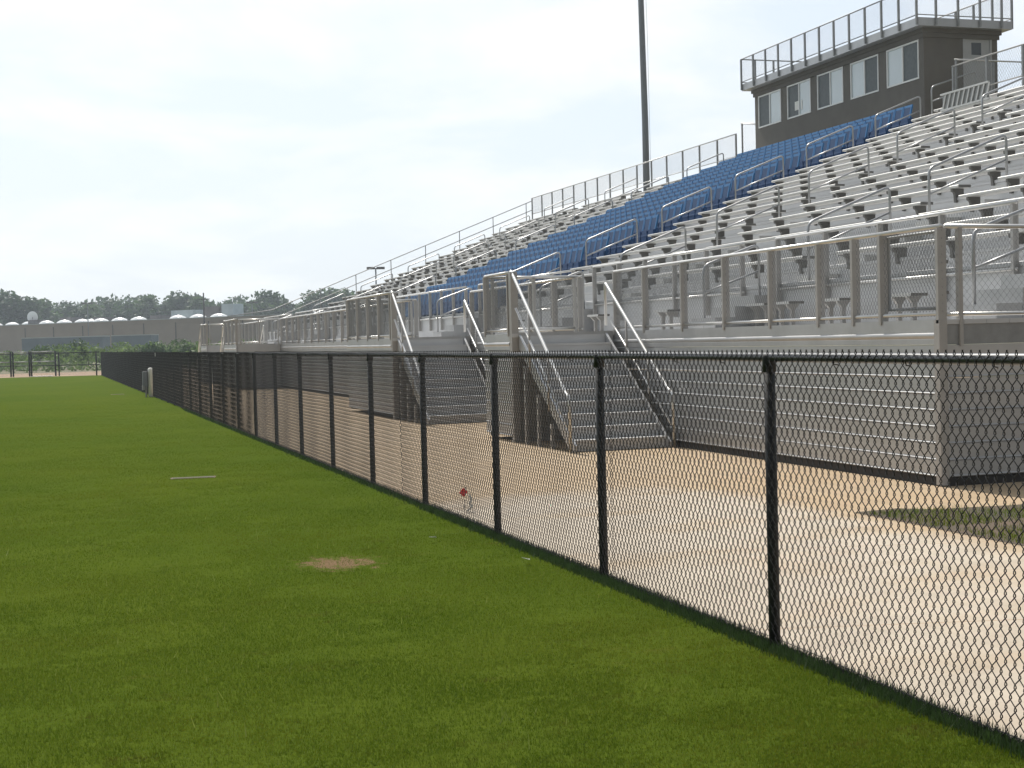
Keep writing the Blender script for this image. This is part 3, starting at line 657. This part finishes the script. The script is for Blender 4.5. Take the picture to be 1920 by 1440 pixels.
# ------------------------------------------------------------------ short companion benches on the front walkway
def cbench():
    t = thing('companion_bench', '', 'bench', (0, 0, 0), group='short benches on the front walkway')
    MB().box(-.125, .125, -.30, .30, .33, .37).build('seat_plank', M['plank'], t)
    for y in (-.303, .303): MB().box(-.122, .122, y-.003, y+.003, .332, .368).build('end_cap', M['bracket'], t)  # dark caps paint the shaded plank ends
    for y in (-.17, .17): MB().prism([(-.03, 0), (-.03, .24), (-.11, .328), (.11, .328), (.03, .24), (.03, 0)], y-.03, y+.03, 'y').build('pedestal', M['alu_post'], t)
    return t
cb = cbench()
spots = [(16.55, 'nearest the camera'), (18.3, 'second from the near corner'), (19.75, 'third from the near corner'), (20.55, 'beside the entry steps of the first aisle'), (24.2, 'just past the entry steps of the first aisle'), (27.6, 'fifth along, behind the second front guard rail'), (33.0, 'behind the second stair landing')]
for i, (y, w) in enumerate(spots):
    o = cb if i == 0 else copy_tree(cb)
    o.location = (10.65, y, ZW); o['label'] = 'short aluminium bench on the front walkway, ' + w

# ------------------------------------------------------------------ blue stadium seats
NS = 25; SY0, SY1 = 38.55, 50.30; SP = (SY1-SY0)/NS
def seat_parts():
    back = MB(); w = SP*.5-.012
    prof = []
    for i, u in enumerate(np.linspace(-1, 1, 7)):
        prof.append((u*w, .035*(1-u*u)))
    k = len(back.v); zlev = [(.44, .0), (.62, .03), (.82, .085), (.87, .10)]
    for th in (0, .022):
        for z, tilt in zlev:
            for yy, cx in prof:
                ws = .86 if z > .85 else 1.0
                back.v.append((.10+tilt+cx+th, yy*ws, z))
    n = 7; L = 4
    for s in range(2):
        for i in range(L-1):
            for q in range(n-1):
                a = k+s*L*n+i*n+q; f = (a, a+1, a+n+1, a+n); back.f.append(f if s else f[::-1])
    for i in range(L-1):
        for q in (0, n-1):
            a = k+i*n+q; c = a+L*n; back.f.append((a, c, c+n, a+n))
    for q in range(n-1):
        for i in (0, L-1):
            a = k+i*n+q; c = a+L*n; back.f.append((a, a+1, c+1, c))
    back.prism([(.165, .80), (.185, .875), (.215, .875), (.20, .80)], -w*.93, w*.93, 'y')
    for sg in (-1, 1): back.prism([(.075, .46), (.155, .82), (.18, .82), (.12, .46)], min(sg*w, sg*(w-.05)), max(sg*w, sg*(w-.05)), 'y')
    ins = MB().prism([(.088, .47), (.155, .795), (.160, .795), (.096, .47)], -w+.055, w-.055, 'y')  # dark panel painting the shade inside the backrest rim
    pan = MB().prism([(.02, .13), (.055, .12), (.10, .44), (.06, .46), (.01, .30)], -w+.018, w-.018, 'y')
    pan.prism([(.0, .14), (.02, .13), (.05, .45), (.035, .47)], -w+.05, w-.05, 'y')
    leg = MB().prism([(.06, .0), (.15, .0), (.17, .48), (.08, .48)], -.009, .009, 'y')
    return back, pan, leg, ins, w
bk, pn, lg, ins, sw = seat_parts()
bkm, pnm, lgm = bk.mesh('backrest', M['blue'], False), pn.mesh('seat_pan', M['blued']), lg.mesh('standard', M['blued']); inm = ins.mesh('back_shade', M['blue_shade'])
seats = []
for j in range(NR):
    for s in range(NS):
        x = 12.02+RUN*j; y = SY0+SP*(s+.5); seats.append((math.hypot(x, y), j, s, x, y, dk(j)))
seats.sort()
RW = ['front row'] + [ORD[j]+' row up' for j in range(1, NR-1)] + ['top row']
SG = 'blue stadium seats in the middle block of the stand'
far_v, far_f = [], []
for i, (_, j, s, x, y, z) in enumerate(seats):
    if i < 300:
        sidx = s
        t = thing('stadium_seat', 'blue plastic stadium seat in the %s, %s from the near aisle' % (RW[j], ORD[sidx]), 'stadium seat', (x, y, z), group=SG)
        q_ = addmesh('backrest', bkm, t); addmesh('back_shade', inm, q_); addmesh('seat_pan', pnm, t)
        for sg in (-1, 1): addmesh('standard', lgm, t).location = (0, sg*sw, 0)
    else:
        for mb in (bk, pn):
            k = len(far_v); far_v += [(a+x, b+y, c+z) for a, b, c in mb.v]; far_f += [tuple(q+k for q in f) for f in mb.f]
fm = MB(); fm.v = far_v; fm.f = far_f
st_ = fm.build('stadium_seats', M['blue'])
fi = MB()
for _, j, s_i, x, y, z in seats[300:]:
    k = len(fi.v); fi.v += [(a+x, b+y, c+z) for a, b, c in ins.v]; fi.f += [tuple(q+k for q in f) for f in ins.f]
o = fi.build('back_shade', M['blue_shade'], st_); o['kind'] = 'stuff'
tag(st_, 'remaining blue plastic stadium seats higher and farther along the block', 'stadium seat', SG, 'stuff')

# ------------------------------------------------------------------ press box
PX0, PX1, PY0, PY1, PZ0, PZ1 = 26.0, 28.65, 39.2, 50.4, 7.9, 10.87
pb = thing('press_box', 'dark taupe stucco press box with five sliding windows on top of the stand', 'press box', (PX0, PY0, PZ0))
def Pp(mb, n, m, par=None, sm=False):
    o = rel(mb, pb).build(n, m, par or pb, sm); return o
WIN = [(48.33, 50.1, 0), (46.15, 47.85, 0), (43.95, 45.68, 0), (41.75, 43.47, 1), (39.46, 41.26, 1)]
WZ0, WZ1 = 9.38, 10.58
# wall shell: piers, sill and head around the openings, real holes
fw = MB(); ycur = PY0
fw.box(PX0, PX0+.15, PY0, PY1, PZ0, WZ0); fw.box(PX0, PX0+.15, PY0, PY1, WZ1, PZ1)
ws = sorted((a, b) for a, b, _ in WIN); ycur = PY0
for a, b in ws: fw.box(PX0, PX0+.15, ycur, a, WZ0, WZ1); ycur = b
fw.box(PX0, PX0+.15, ycur, PY1, WZ0, WZ1)
Pp(fw, 'front_wall', M['stucco'])
DX0, DX1, DZ1 = 27.40, 28.44, 10.70
ew = MB().box(PX0+.15, DX0, PY0, PY0+.15, PZ0, PZ1).box(DX1, PX1, PY0, PY0+.15, PZ0, PZ1).box(DX0, DX1, PY0, PY0+.15, DZ1, PZ1).box(DX0, DX1, PY0, PY0+.15, PZ0, 8.5)
Pp(ew, 'end_wall', M['stucco'])
Pp(MB().box(PX0+.15, PX1, PY1-.15, PY1, PZ0, PZ1), 'end_wall', M['stucco'])
Pp(MB().box(PX1-.15, PX1, PY0+.15, PY1-.15, PZ0, PZ1), 'back_wall', M['stucco'])
Pp(MB().box(PX0+.15, PX1-.15, PY0+.15, PY1-.15, PZ0+.02, PZ0+.1), 'floor', M['stucco'])
cn = MB()
for d, z0, z1 in ((.10, 10.74, 10.868), (.05, 10.60, 10.738)):
    cn.box(PX0-d, PX0-.001, PY0-d, PY1+d, z0, z1); cn.box(PX0-.001, PX1+d, PY0-d, PY0-.001, z0, z1); cn.box(PX0-.001, PX1+d, PY1+.001, PY1+d, z0, z1)
Pp(cn, 'cornice', M['stucco'])
for i, (a, b, dark_near) in enumerate(WIN):
    z0, z1 = (WZ0, WZ1) ; fr = MB(); t_ = .05
    for (p, q, r_, s_) in ((a, b, z1-t_, z1), (a, b, z0, z0+t_), (a, a+t_, z0+t_, z1-t_), (b-t_, b, z0+t_, z1-t_)): fr.box(PX0-.02, PX0+.06, p, q, r_, s_)
    mid = (a+b)/2; fr.box(PX0-.012, PX0+.05, mid-.03, mid+.03, z0+t_, z1-t_)
    w = Pp(fr, 'window', M['white'])
    near = MB().box(PX0+.018, PX0+.024, a+t_, mid-.03, z0+t_, z1-t_); far = MB().box(PX0+.018, PX0+.024, mid+.03, b-t_, z0+t_, z1-t_)
    for mb, dk_ in ((near, dark_near), (far, not dark_near)):
        o = Pp(mb, 'pane', M['screen'] if dk_ else M['blind'], w)
        o['label'] = 'dark screened window pane' if dk_ else 'pale window pane with a blind behind it'
    if i == 1:
        Pp(MB().box(PX0+.006, PX0+.014, 47.05, 47.33, 9.62, 9.93), 'paper_note', M['paper'], w); Pp(MB().box(PX0+.006, PX0+.014, 46.78, 46.88, 9.60, 9.92), 'paper_note', M['paper'], w)
df = MB()
for x0, x1, z0, z1 in ((DX0, DX0+.06, 8.5, DZ1), (DX1-.06, DX1, 8.5, DZ1), (DX0+.06, DX1-.06, DZ1-.06, DZ1)): df.box(x0, x1, PY0-.015, PY0+.1, z0, z1)
Pp(df, 'door_frame', M['door'])
dl = MB(); gx0, gx1, gz0, gz1 = 27.72, 28.08, 10.12, 10.50
for x0, x1, z0, z1 in ((DX0+.06, gx0, 8.5, DZ1-.06), (gx1, DX1-.06, 8.5, DZ1-.06), (gx0, gx1, 8.5, gz0), (gx0, gx1, gz1, DZ1-.06)): dl.box(x0, x1, PY0+.02, PY0+.06, z0, z1)
dd = Pp(dl, 'door', M['door'])
Pp(MB().box(gx0, gx1, PY0+.03, PY0+.045, gz0, gz1), 'pane', M['darkpane'], dd)
Pp(MB().dome((0, 0, 0), .03, .03, .02), 'door_knob', M['white'], dd).matrix_local = Matrix.Translation((28.24-PX0, .02, 10.42-PZ0)) @ Matrix.Rotation(PI/2, 4, 'X')
DXa, DXb, DYa, DYb = 25.6, 28.95, 38.85, 50.68
rd = MB().box(DXa, DXb, DYa, DYb, 10.872, 11.12); Pp(rd, 'roof_deck', M['alu'])
rr = Pp(MB().tube([(DXa, DYa, 12.07), (DXa, DYb, 12.07), (DXb, DYb, 12.07), (DXb, DYa, 12.07), (DXa, DYa, 12.07)], .024, 8), 'roof_railing', M['galvd'], None, True)
Pp(MB().tube([(DXa-.01, DYa, 11.20), (DXa-.01, DYb, 11.20), (DXb, DYb, 11.20), (DXb, DYa, 11.20), (DXa-.01, DYa, 11.20)], .018, 8), 'bottom_rail', M['galvd'], rr, True)
pl = [(DXa-.03, y) for y in np.linspace(DYa+.05, DYb-.05, 13)] + [(DXb+.03, y) for y in np.linspace(DYa+.05, DYb-.05, 13)] + [(x, DYa-.03) for x in np.linspace(DXa+.6, DXb-.4, 4)] + [(x, DYb+.03) for x in np.linspace(DXa+.6, DXb-.4, 4)]
for x, y in pl: Pp(MB().box(x-.03, x+.03, y-.03, y+.03, 10.90, 12.06), 'railing_post', M['galvd'], rr)
for o_, u_, L_ in (((DXa, DYa, 11.2), (0, 1, 0), DYb-DYa), ((DXa, DYa, 11.2), (1, 0, 0), DXb-DXa), ((DXb, DYa, 11.2), (0, 1, 0), DYb-DYa)):
    o = chain_link('railing_mesh', o_, u_, L_, .87, M['galv'], pu=.07, pv=.10, r=.0017, eyes=False, sides=3, parent=rr); o.location = (-PX0, -PY0, -PZ0)
# loose striped panel left on the top benches
lp = thing('railing_panel', 'loose silver railing panel with slanting bars lying on the top benches', 'railing panel', (24.3, 34.7, 7.75), 0)
def LP(mb, n, m=None): return mb.build(n, m or M['plank'], lp)
for z in (0.0, .44): LP(MB().box(-.05-.0, .0, -1.1, 1.1, z, z+.05), 'panel_rail')
for i in range(10):
    y = -1.0+i*.22; LP(MB().prism([(y, .05), (y+.05, .05), (y-.10, .44), (y-.15, .44)], -.04, -.015, 'x'), 'panel_bar')
LP(MB().box(.0, .02, -1.05, 1.05, .05, .44), 'panel_back', M['galvd'])

# ------------------------------------------------------------------ poles
lpz = thing('light_pole', 'tall grey tapered floodlight pole rising behind the stand', 'light pole', (28.0, 65.7, 0))
lean = .010
MB().tube([(0, 0, 0), (-.0, 0, 12), (-lean*16, 0, 24), (-lean*20, 0, 30)], .19, 14, True, .09).build('shaft', M['pole'], lpz, True)
MB().tube([(.22, -.05, 7.5), (.20, -.05, 16), (.05, -.05, 24)], .008, 5).build('cable', M['galvd'], lpz)
ca = MB().box(-2.2, 1.8, -.06, .06, 28.4, 28.55).build('cross_arm', M['pole'], lpz)
for k in range(6): MB().dome((-2.0+k*.72, -.25, 28.0), .22, .22, .3).build('floodlight', M['grey'], ca)
up = thing('utility_pole', 'thin dark wooden utility pole beyond the far end of the stand', 'utility pole', (24.3, 236, 0))
MB().tube([(0, 0, 0), (.05, 0, 10.35)], .17, 8, True, .11).build('shaft', M['wood'], up, True)
MB().box(-1.0, 1.0, -.05, .05, 9.3, 9.42).build('cross_arm', M['wood'], up)
def lot_light(x, y, h, label):
    t = thing('lot_light', label, 'lamp post', (x, y, 0), group='twin lamp posts of the car park')
    MB().tube([(0, 0, 0), (0, 0, h)], .075, 8).build('pole', M['pole'], t, True)
    for s in (-1, 1):
        a = MB().box(s*.12-.06*0, s*.9, -.2, .2, h-.04, h+.20) if s > 0 else MB().box(-.9, -.12, -.2, .2, h-.04, h+.20)
        a.build('lamp_head', M['unit'], t)
    MB().box(-.15, .15, -.05, .05, h-.02, h+.08).build('arm', M['pole'], t)
lot_light(33.2*.98, 147, 9.25, 'dark twin head lamp post standing just behind the far benches')
lot_light(32.2, 238, 8.7, 'dark twin head lamp post in front of the tree line past the stand')
lot_light(7.3, 258, 9.6, 'dark twin head lamp post above the warehouse roof at the left')

# ------------------------------------------------------------------ warehouse beyond the field
wa, wb = Vector((-34.5, 313.3)), Vector((70.0, 192.5))
wd = (wb-wa).normalized(); wl = (wb-wa).length; nx = Vector((wd.y, -wd.x))       # nx faces the camera
if nx.y > 0: nx = -nx
wh = thing('warehouse', 'long low tan concrete warehouse with white roof skylights beyond the field', 'warehouse', (wa.x, wa.y, 0), math.atan2(wd.y, wd.x))
WH = 6.55
def Wm(mb, n, m, par=None): return mb.build(n, m, par or wh)
s = -1 if True else 1
# local axes: x along the wall, -y faces the camera
Wm(MB().box(0, wl, 0, 60, 0, WH-.5), 'wall', M['wall']); Wm(MB().box(-.2, wl+.2, -.12, .3, WH-.5, WH), 'parapet', M['wall'])
Wm(MB().box(0, wl, .3, 60, WH-.7, WH-.3), 'roof', M['unitl'])
Wm(MB().box(-.2, wl+.2, -.2, .35, WH+.004, WH+.12), 'coping', M['traill'])
for i in range(20):
    u = 4+i*7.35
    if u < wl: Wm(MB().box(u-.12, u+.12, -.05, -.001, 0, WH-.55), 'panel_joint', M['seam'])
def local(px_x, px_y, depth): pass
for row, yy in enumerate((3.0, 9.0)):
    u = 6+row*2
    while u < wl-6:
        if random.random() > .22: Wm(MB().dome((u, yy, WH-.25), 1.9, 1.3, 1.0+.15*row), 'skylight', M['dome'])
        u += 4.6 if random.random() > .25 else 7.5
for u, w_, h_, m_ in ((21, 3.2, 1.4, 'unit'), (28, 2.4, 1.1, 'unitl'), (43, 2.2, 1.3, 'unit'), (51.5, 2.8, 1.5, 'unit'), (60, 2.6, 1.3, 'unit'), (74, 2.4, 1.2, 'unit'), (79, 5.0, 1.9, 'unitl'), (86.5, 3.4, 2.3, 'unit'), (90.5, 2.6, 2.6, 'unitl')):
    Wm(MB().box(u, u+w_, 5.0, 7.5, WH-.3, WH-.3+h_), 'roof_unit', M[m_])
ds = thing('satellite_dish', 'white satellite dish standing on the warehouse roof', 'satellite dish', (-1.75, 284, WH-.4))
dm = MB(); n_ = 20
dm.v = [(0, .25, 0)]
for rr_, dp in ((.5, .17), (.95, 0)):
    for q in range(n_): dm.v.append((rr_*math.cos(2*PI*q/n_), dp, rr_*1.15*math.sin(2*PI*q/n_)))
for q in range(n_):
    q2 = (q+1) % n_; dm.f.append((0, 1+q, 1+q2)); dm.f.append((1+q, 1+n_+q, 1+n_+q2, 1+q2))
d_ = dm.build('dish', M['dome'], ds); d_.location = (0, 0, 1.95)
MB().tube([(0, .25, 0), (0, .25, 1.9)], .07, 6).build('mast', M['galvd'], ds); MB().tube([(0, .2, 1.3), (0, -.8, 1.95)], .03, 5).build('feed_arm', M['galvd'], ds)
def trailer(x, y, L, rz, label):
    t = thing('semi_trailer', label, 'trailer', (x, y, 0), rz, 'trailers parked along the warehouse')
    MB().box(0, L, -1.25, 1.25, 1.1, 3.75).build('body', M['trailer'], t); MB().box(-.03, L+.03, -1.28, 1.28, 3.754, 3.9).build('roof', M['traill'], t)
    for u in (L-1.2, L-2.5):
        for v in (-1.1, 1.1): MB().tube([(u, v-.14, .5), (u, v+.14, .5)], .5, 12).build('wheel', M['tyre'], t)
    MB().box(2.4, 2.6, -.8, .8, 0, 1.1).build('landing_gear', M['unit'], t)
rzw = math.atan2(wd.y, wd.x)
trailer(-2.6, 238.0, 13.2, rzw*.55, 'longer blue grey trailer parked against the warehouse behind the weeds')
trailer(10.3, 229.0, 6.4, rzw*.55, 'shorter blue grey trailer parked right of the longer one')

# ------------------------------------------------------------------ trees and brush
def leaf_mesh(name, clumps, n, size, m, flat=.0):
    per = [max(8, int(n*c[6])) for c in clumps]; Vs = []
    for (cx, cy, cz, rx_, ry_, rz_, _), k in zip(clumps, per):
        d = rng.normal(size=(k, 3)); d /= np.linalg.norm(d, axis=1)[:, None]
        rad = rng.uniform(.45, 1.0, k)**.6
        c = np.stack([cx+d[:, 0]*rx_*rad, cy+d[:, 1]*ry_*rad, cz+d[:, 2]*rz_*rad], -1)
        a = rng.normal(size=(k, 3)); a /= np.linalg.norm(a, axis=1)[:, None]
        b = np.cross(a, rng.normal(size=(k, 3))); b /= np.linalg.norm(b, axis=1)[:, None]
        s = size*rng.uniform(.6, 1.4, k)[:, None]
        Vs.append(np.stack([c-a*s, c+b*s*.55, c+a*s, c-b*s*.55], 1).reshape(-1, 3))
    V = np.concatenate(Vs); F = np.arange(len(V)).reshape(-1, 4)
    return np_mesh(name, V, F, m)
def tree_proto(kind, h):
    cl = []; m = [M['leaf_dark'], M['leaf_mid']][kind % 2]
    for i in range(12):
        t = i/11; z = h*(.25+.65*t); w = h*.27*math.sin(PI*(.25+.62*t))
        a = random.uniform(0, 2*PI); r_ = w*random.uniform(.2, .75)
        sz = h*random.uniform(.10, .17)
        cl.append((r_*math.cos(a), r_*math.sin(a), z+random.uniform(-.04, .04)*h, sz*1.15, sz*1.15, sz*.9, 1/12))
    cl.append((0, 0, h*.9, h*.08, h*.08, h*.09, .06))
    crown = leaf_mesh('crown', cl, 1500, h*.030, m)
    tr = MB().tube([(0, 0, 0), (.05*h*.2, 0, h*.35), (0, .02*h, h*.8)], h*.022, 6, True, h*.005)
    for q in range(5):
        c = cl[2*q+1]; tr.tube([(0, 0, h*(.25+.1*q)), (c[0], c[1], c[2])], h*.008, 5, True, h*.002)
    return crown, tr.mesh('trunk', M['bark'])
protos = [tree_proto(k, 13.5) for k in range(6)]
KN = ['rounded dark green', 'mid green loose', 'tall dark green', 'broad mid green', 'dense dark green', 'open mid green']
tn = 0
def put_tree(px, d, hs, kind):
    global tn
    th = math.atan2(82-960, 2750); ang = math.atan2(px-960, 2750)-th     # bearing right of +Y
    t = thing('tree', '', 'tree', (d*math.tan(ang), d, 0), random.uniform(0, 6.28), 'trees on the skyline beyond the warehouse')
    t.scale = (hs*random.uniform(1.15, 1.5), hs*random.uniform(1.15, 1.5), hs)
    addmesh('crown', protos[kind][0], t); addmesh('trunk', protos[kind][1], t); return t
TP = []
for i in range(62):
    px = -75+i*13.2+random.uniform(-7, 7); TP.append((px, 390+random.uniform(-25, 30), random.uniform(.88, 1.1), random.randrange(6)))
for px in (-20, 15, 40, 60): TP.append((px, 350, 1.12 if px < 40 else 1.02, random.randrange(6)))
for px in (338, 352, 500, 515, 590, 608, 622, 650): TP.append((px, 372, random.uniform(1.08, 1.2), random.randrange(6)))
TP.sort()
for i, (px, d, hs, k) in enumerate(TP):
    put_tree(px, d, hs, k)['label'] = '%s tree on the skyline, %s counted from the left edge' % (KN[k], ORD[i])
# far wood behind the individuals reads as one mass
cl = []
for i in range(130):
    x = -130+i*2.6; cl.append((x+random.uniform(-2, 2), 455+random.uniform(-12, 12), random.uniform(6, 12.5), 5, 5, random.uniform(4.5, 6.5), 1/130))
tag(addmesh('woodland', leaf_mesh('woodland', cl, 34000, .8, M['leaf_dark'])), 'continuous dark wood filling in behind the skyline trees', 'woodland', kind='stuff')
# brush between the far fence and the warehouse
cl = []
for i in range(260):
    x = -22+rng.uniform(0, 52); y = rng.uniform(126, 190); hh = rng.uniform(.7, 1.35)*(1.35 if x > 0 else 1)
    cl.append((x, y, hh*.5, rng.uniform(.8, 2.2), 1.2, hh, 1/260))
tag(addmesh('brush', leaf_mesh('brush', cl, 26000, .16, M['leaf_lite'])), 'rough green weeds and brush beyond the far fence', 'brush', kind='stuff')
def bush(px, d, w, h, mk, label, n=900):
    th = math.atan2(82-960, 2750); ang = math.atan2(px-960, 2750)-th
    t = thing('bush', label, 'bush', (d*math.tan(ang), d, 0), 0, 'bushes beyond the far fence')
    c2 = [(random.uniform(-.5, .5)*w, random.uniform(-.3, .3)*w, h*random.uniform(.35, .72), w*.33, w*.33, h*.28, 1/7) for _ in range(7)]
    addmesh('foliage', leaf_mesh('foliage', c2, n, .13, M[mk]), t)
    MB().tube([(0, 0, 0), (0, 0, h*.6)], .05, 5).build('stem', M['bark'], t)
for b_ in ((290, 132, 2.0, 2.45, 'leaf_dark', 'round dark green bush above the fence, left of the stand end'), (352, 135, 2.4, 3.0, 'leaf_mid', 'tall dense bush touching the far end of the stand'), (95, 140, 2.6, 2.7, 'leaf_mid', 'leafy bush behind the far gate'),
           (148, 142, 1.6, 2.9, 'leaf_mid', 'narrow upright bush right of the far gate'), (165, 150, 2.2, 2.6, 'leaf_lite', 'pale bush in front of the longer trailer'), (205, 150, 2.6, 2.6, 'leaf_lite', 'pale spreading bush in front of the gap between trailers'),
           (255, 145, 2.2, 2.3, 'leaf_lite', 'low pale bush left of the round dark bush'), (320, 150, 2.6, 2.5, 'leaf_lite', 'pale bush between the round bush and the tall bush'), (15, 150, 2.5, 1.9, 'leaf_lite', 'low pale bush at the left edge behind the gate')): bush(*b_)

# ------------------------------------------------------------------ small things on the lawn and by the fence
mp_ = thing('meter_pedestal', 'pale post with a grey meter box standing beside the far fence', 'meter pedestal', (3.38, 52, 0))
MB().tube([(.10, 0, 0), (.10, 0, .86), (.10, 0, .92), (.10, 0, .955)], .085, 12).build('post', M['paper'], mp_, True)
MB().dome((.10, 0, .955), .085, .085, .05).build('post_cap', M['paper'], mp_, True)
MB().box(-.17, -.02, -.12, .12, .36, .88).build('meter_box', M['grey'], mp_); MB().box(-.19, -.10, -.12, .10, .24, .40).build('junction', M['galvd'], mp_); MB().tube([(-.06, .0, 0), (-.06, 0, .4)], .03, 6).build('conduit', M['galvd'], mp_)
def vbox(x, y, w, d, label, rz):
    t = thing('valve_box', label, 'valve box', (x, y, 0), rz, 'valve boxes set in the lawn')
    MB().box(-w/2, w/2, -d/2, d/2, -.02, .007).build('lid', M['beige'], t)
    MB().box(-w/2-.03, w/2+.03, -d/2-.03, d/2+.03, -.02, .004).build('rim', M['brown'], t)
vbox(1.75, 18.9, .50, .16, 'beige valve box lid set in the middle of the lawn', -.1)
vbox(2.55, 56.2, .42, .5, 'small pale valve box lid in the far lawn near the fence', 0)
mf = thing('marker_flag', 'small red marker flag on a wire behind the fence', 'marker flag', (3.80, 13.55, 0))
MB().tube([(0, 0, 0), (.02, 0, .24)], .003, 5).build('wire', M['galv'], mf)
MB().prism([(-.045, .185), (.0, .145), (.04, .19), (-.005, .235)], -.002, .002, 'y').build('flag', M['red'], mf)
rb = MB()
pr = [(3.84, 13.5, .17), (3.86, 13.5, .12), (3.845, 13.5, .09), (3.865, 13.5, .05), (3.82, 13.5, .01)]
for a, b in zip(pr, pr[1:]): rb.prism([(a[0]-.012, a[2]), (a[0]+.014, a[2]), (b[0]+.014, b[2]), (b[0]-.012, b[2])], 13.497+.004*pr.index(a), 13.50+.004*pr.index(a), 'y')
tag(rb.build('tape_strip', M['paper']), 'twisted strip of pale tape beside the red marker flag', 'tape strip')
def scrap(x, y, s, label, z=.03):
    mb = MB(); pts = []
    for a in np.linspace(0, 2*PI, 8)[:-1]: pts.append((x+s*math.cos(a)*random.uniform(.6, 1.1), y+s*.6*math.sin(a)*random.uniform(.6, 1.1)))
    k = len(mb.v)
    for p in pts: mb.v.append((p[0], p[1], z+random.uniform(0, .025)))
    for p in pts: mb.v.append((p[0], p[1], mb.v[k+pts.index(p)][2]+.004))
    n = len(pts); mb.f.append(tuple(range(k+n-1, k-1, -1))); mb.f.append(tuple(range(k+n, k+2*n)))
    for i in range(n): mb.f.append((k+i, k+(i+1) % n, k+n+(i+1) % n, k+n+i))
    tag(mb.build('litter', M['paper']), label, 'litter', 'scraps of litter')
scrap(3.30, 10.12, .035, 'white scrap of litter on the lawn near the second fence post')
scrap(2.98, 11.6, .03, 'tiny white scrap on the lawn near the third fence post')
scrap(8.05, 10.65, .075, 'white scrap lying in the muddy bed behind the fence', .06)
tg = MB().box(FX-.05, FX-.045, 50.0, 50.12, 1.40, 1.52); tag(tg.build('fence_tag', M['paper']), 'small white tag fixed high on the fence above the meter pedestal', 'tag')

# ------------------------------------------------------------------ summer haze
hz = MB().box(-900, 900, -60, 900, -1.1, 45).build('haze', None); hz['kind'] = 'stuff'
hm = bpy.data.materials.new('haze_air'); hm.use_nodes = True; hn = hm.node_tree.nodes; hn.clear()
ho = hn.new('ShaderNodeOutputMaterial'); hv = hn.new('ShaderNodeVolumePrincipled'); hv.inputs['Color'].default_value = (.80, .90, 1.0, 1); hv.inputs['Density'].default_value = .00045; hv.inputs['Anisotropy'].default_value = .35
hm.node_tree.links.new(hv.outputs[0], ho.inputs['Volume']); hz.data.materials.clear(); hz.data.materials.append(hm)
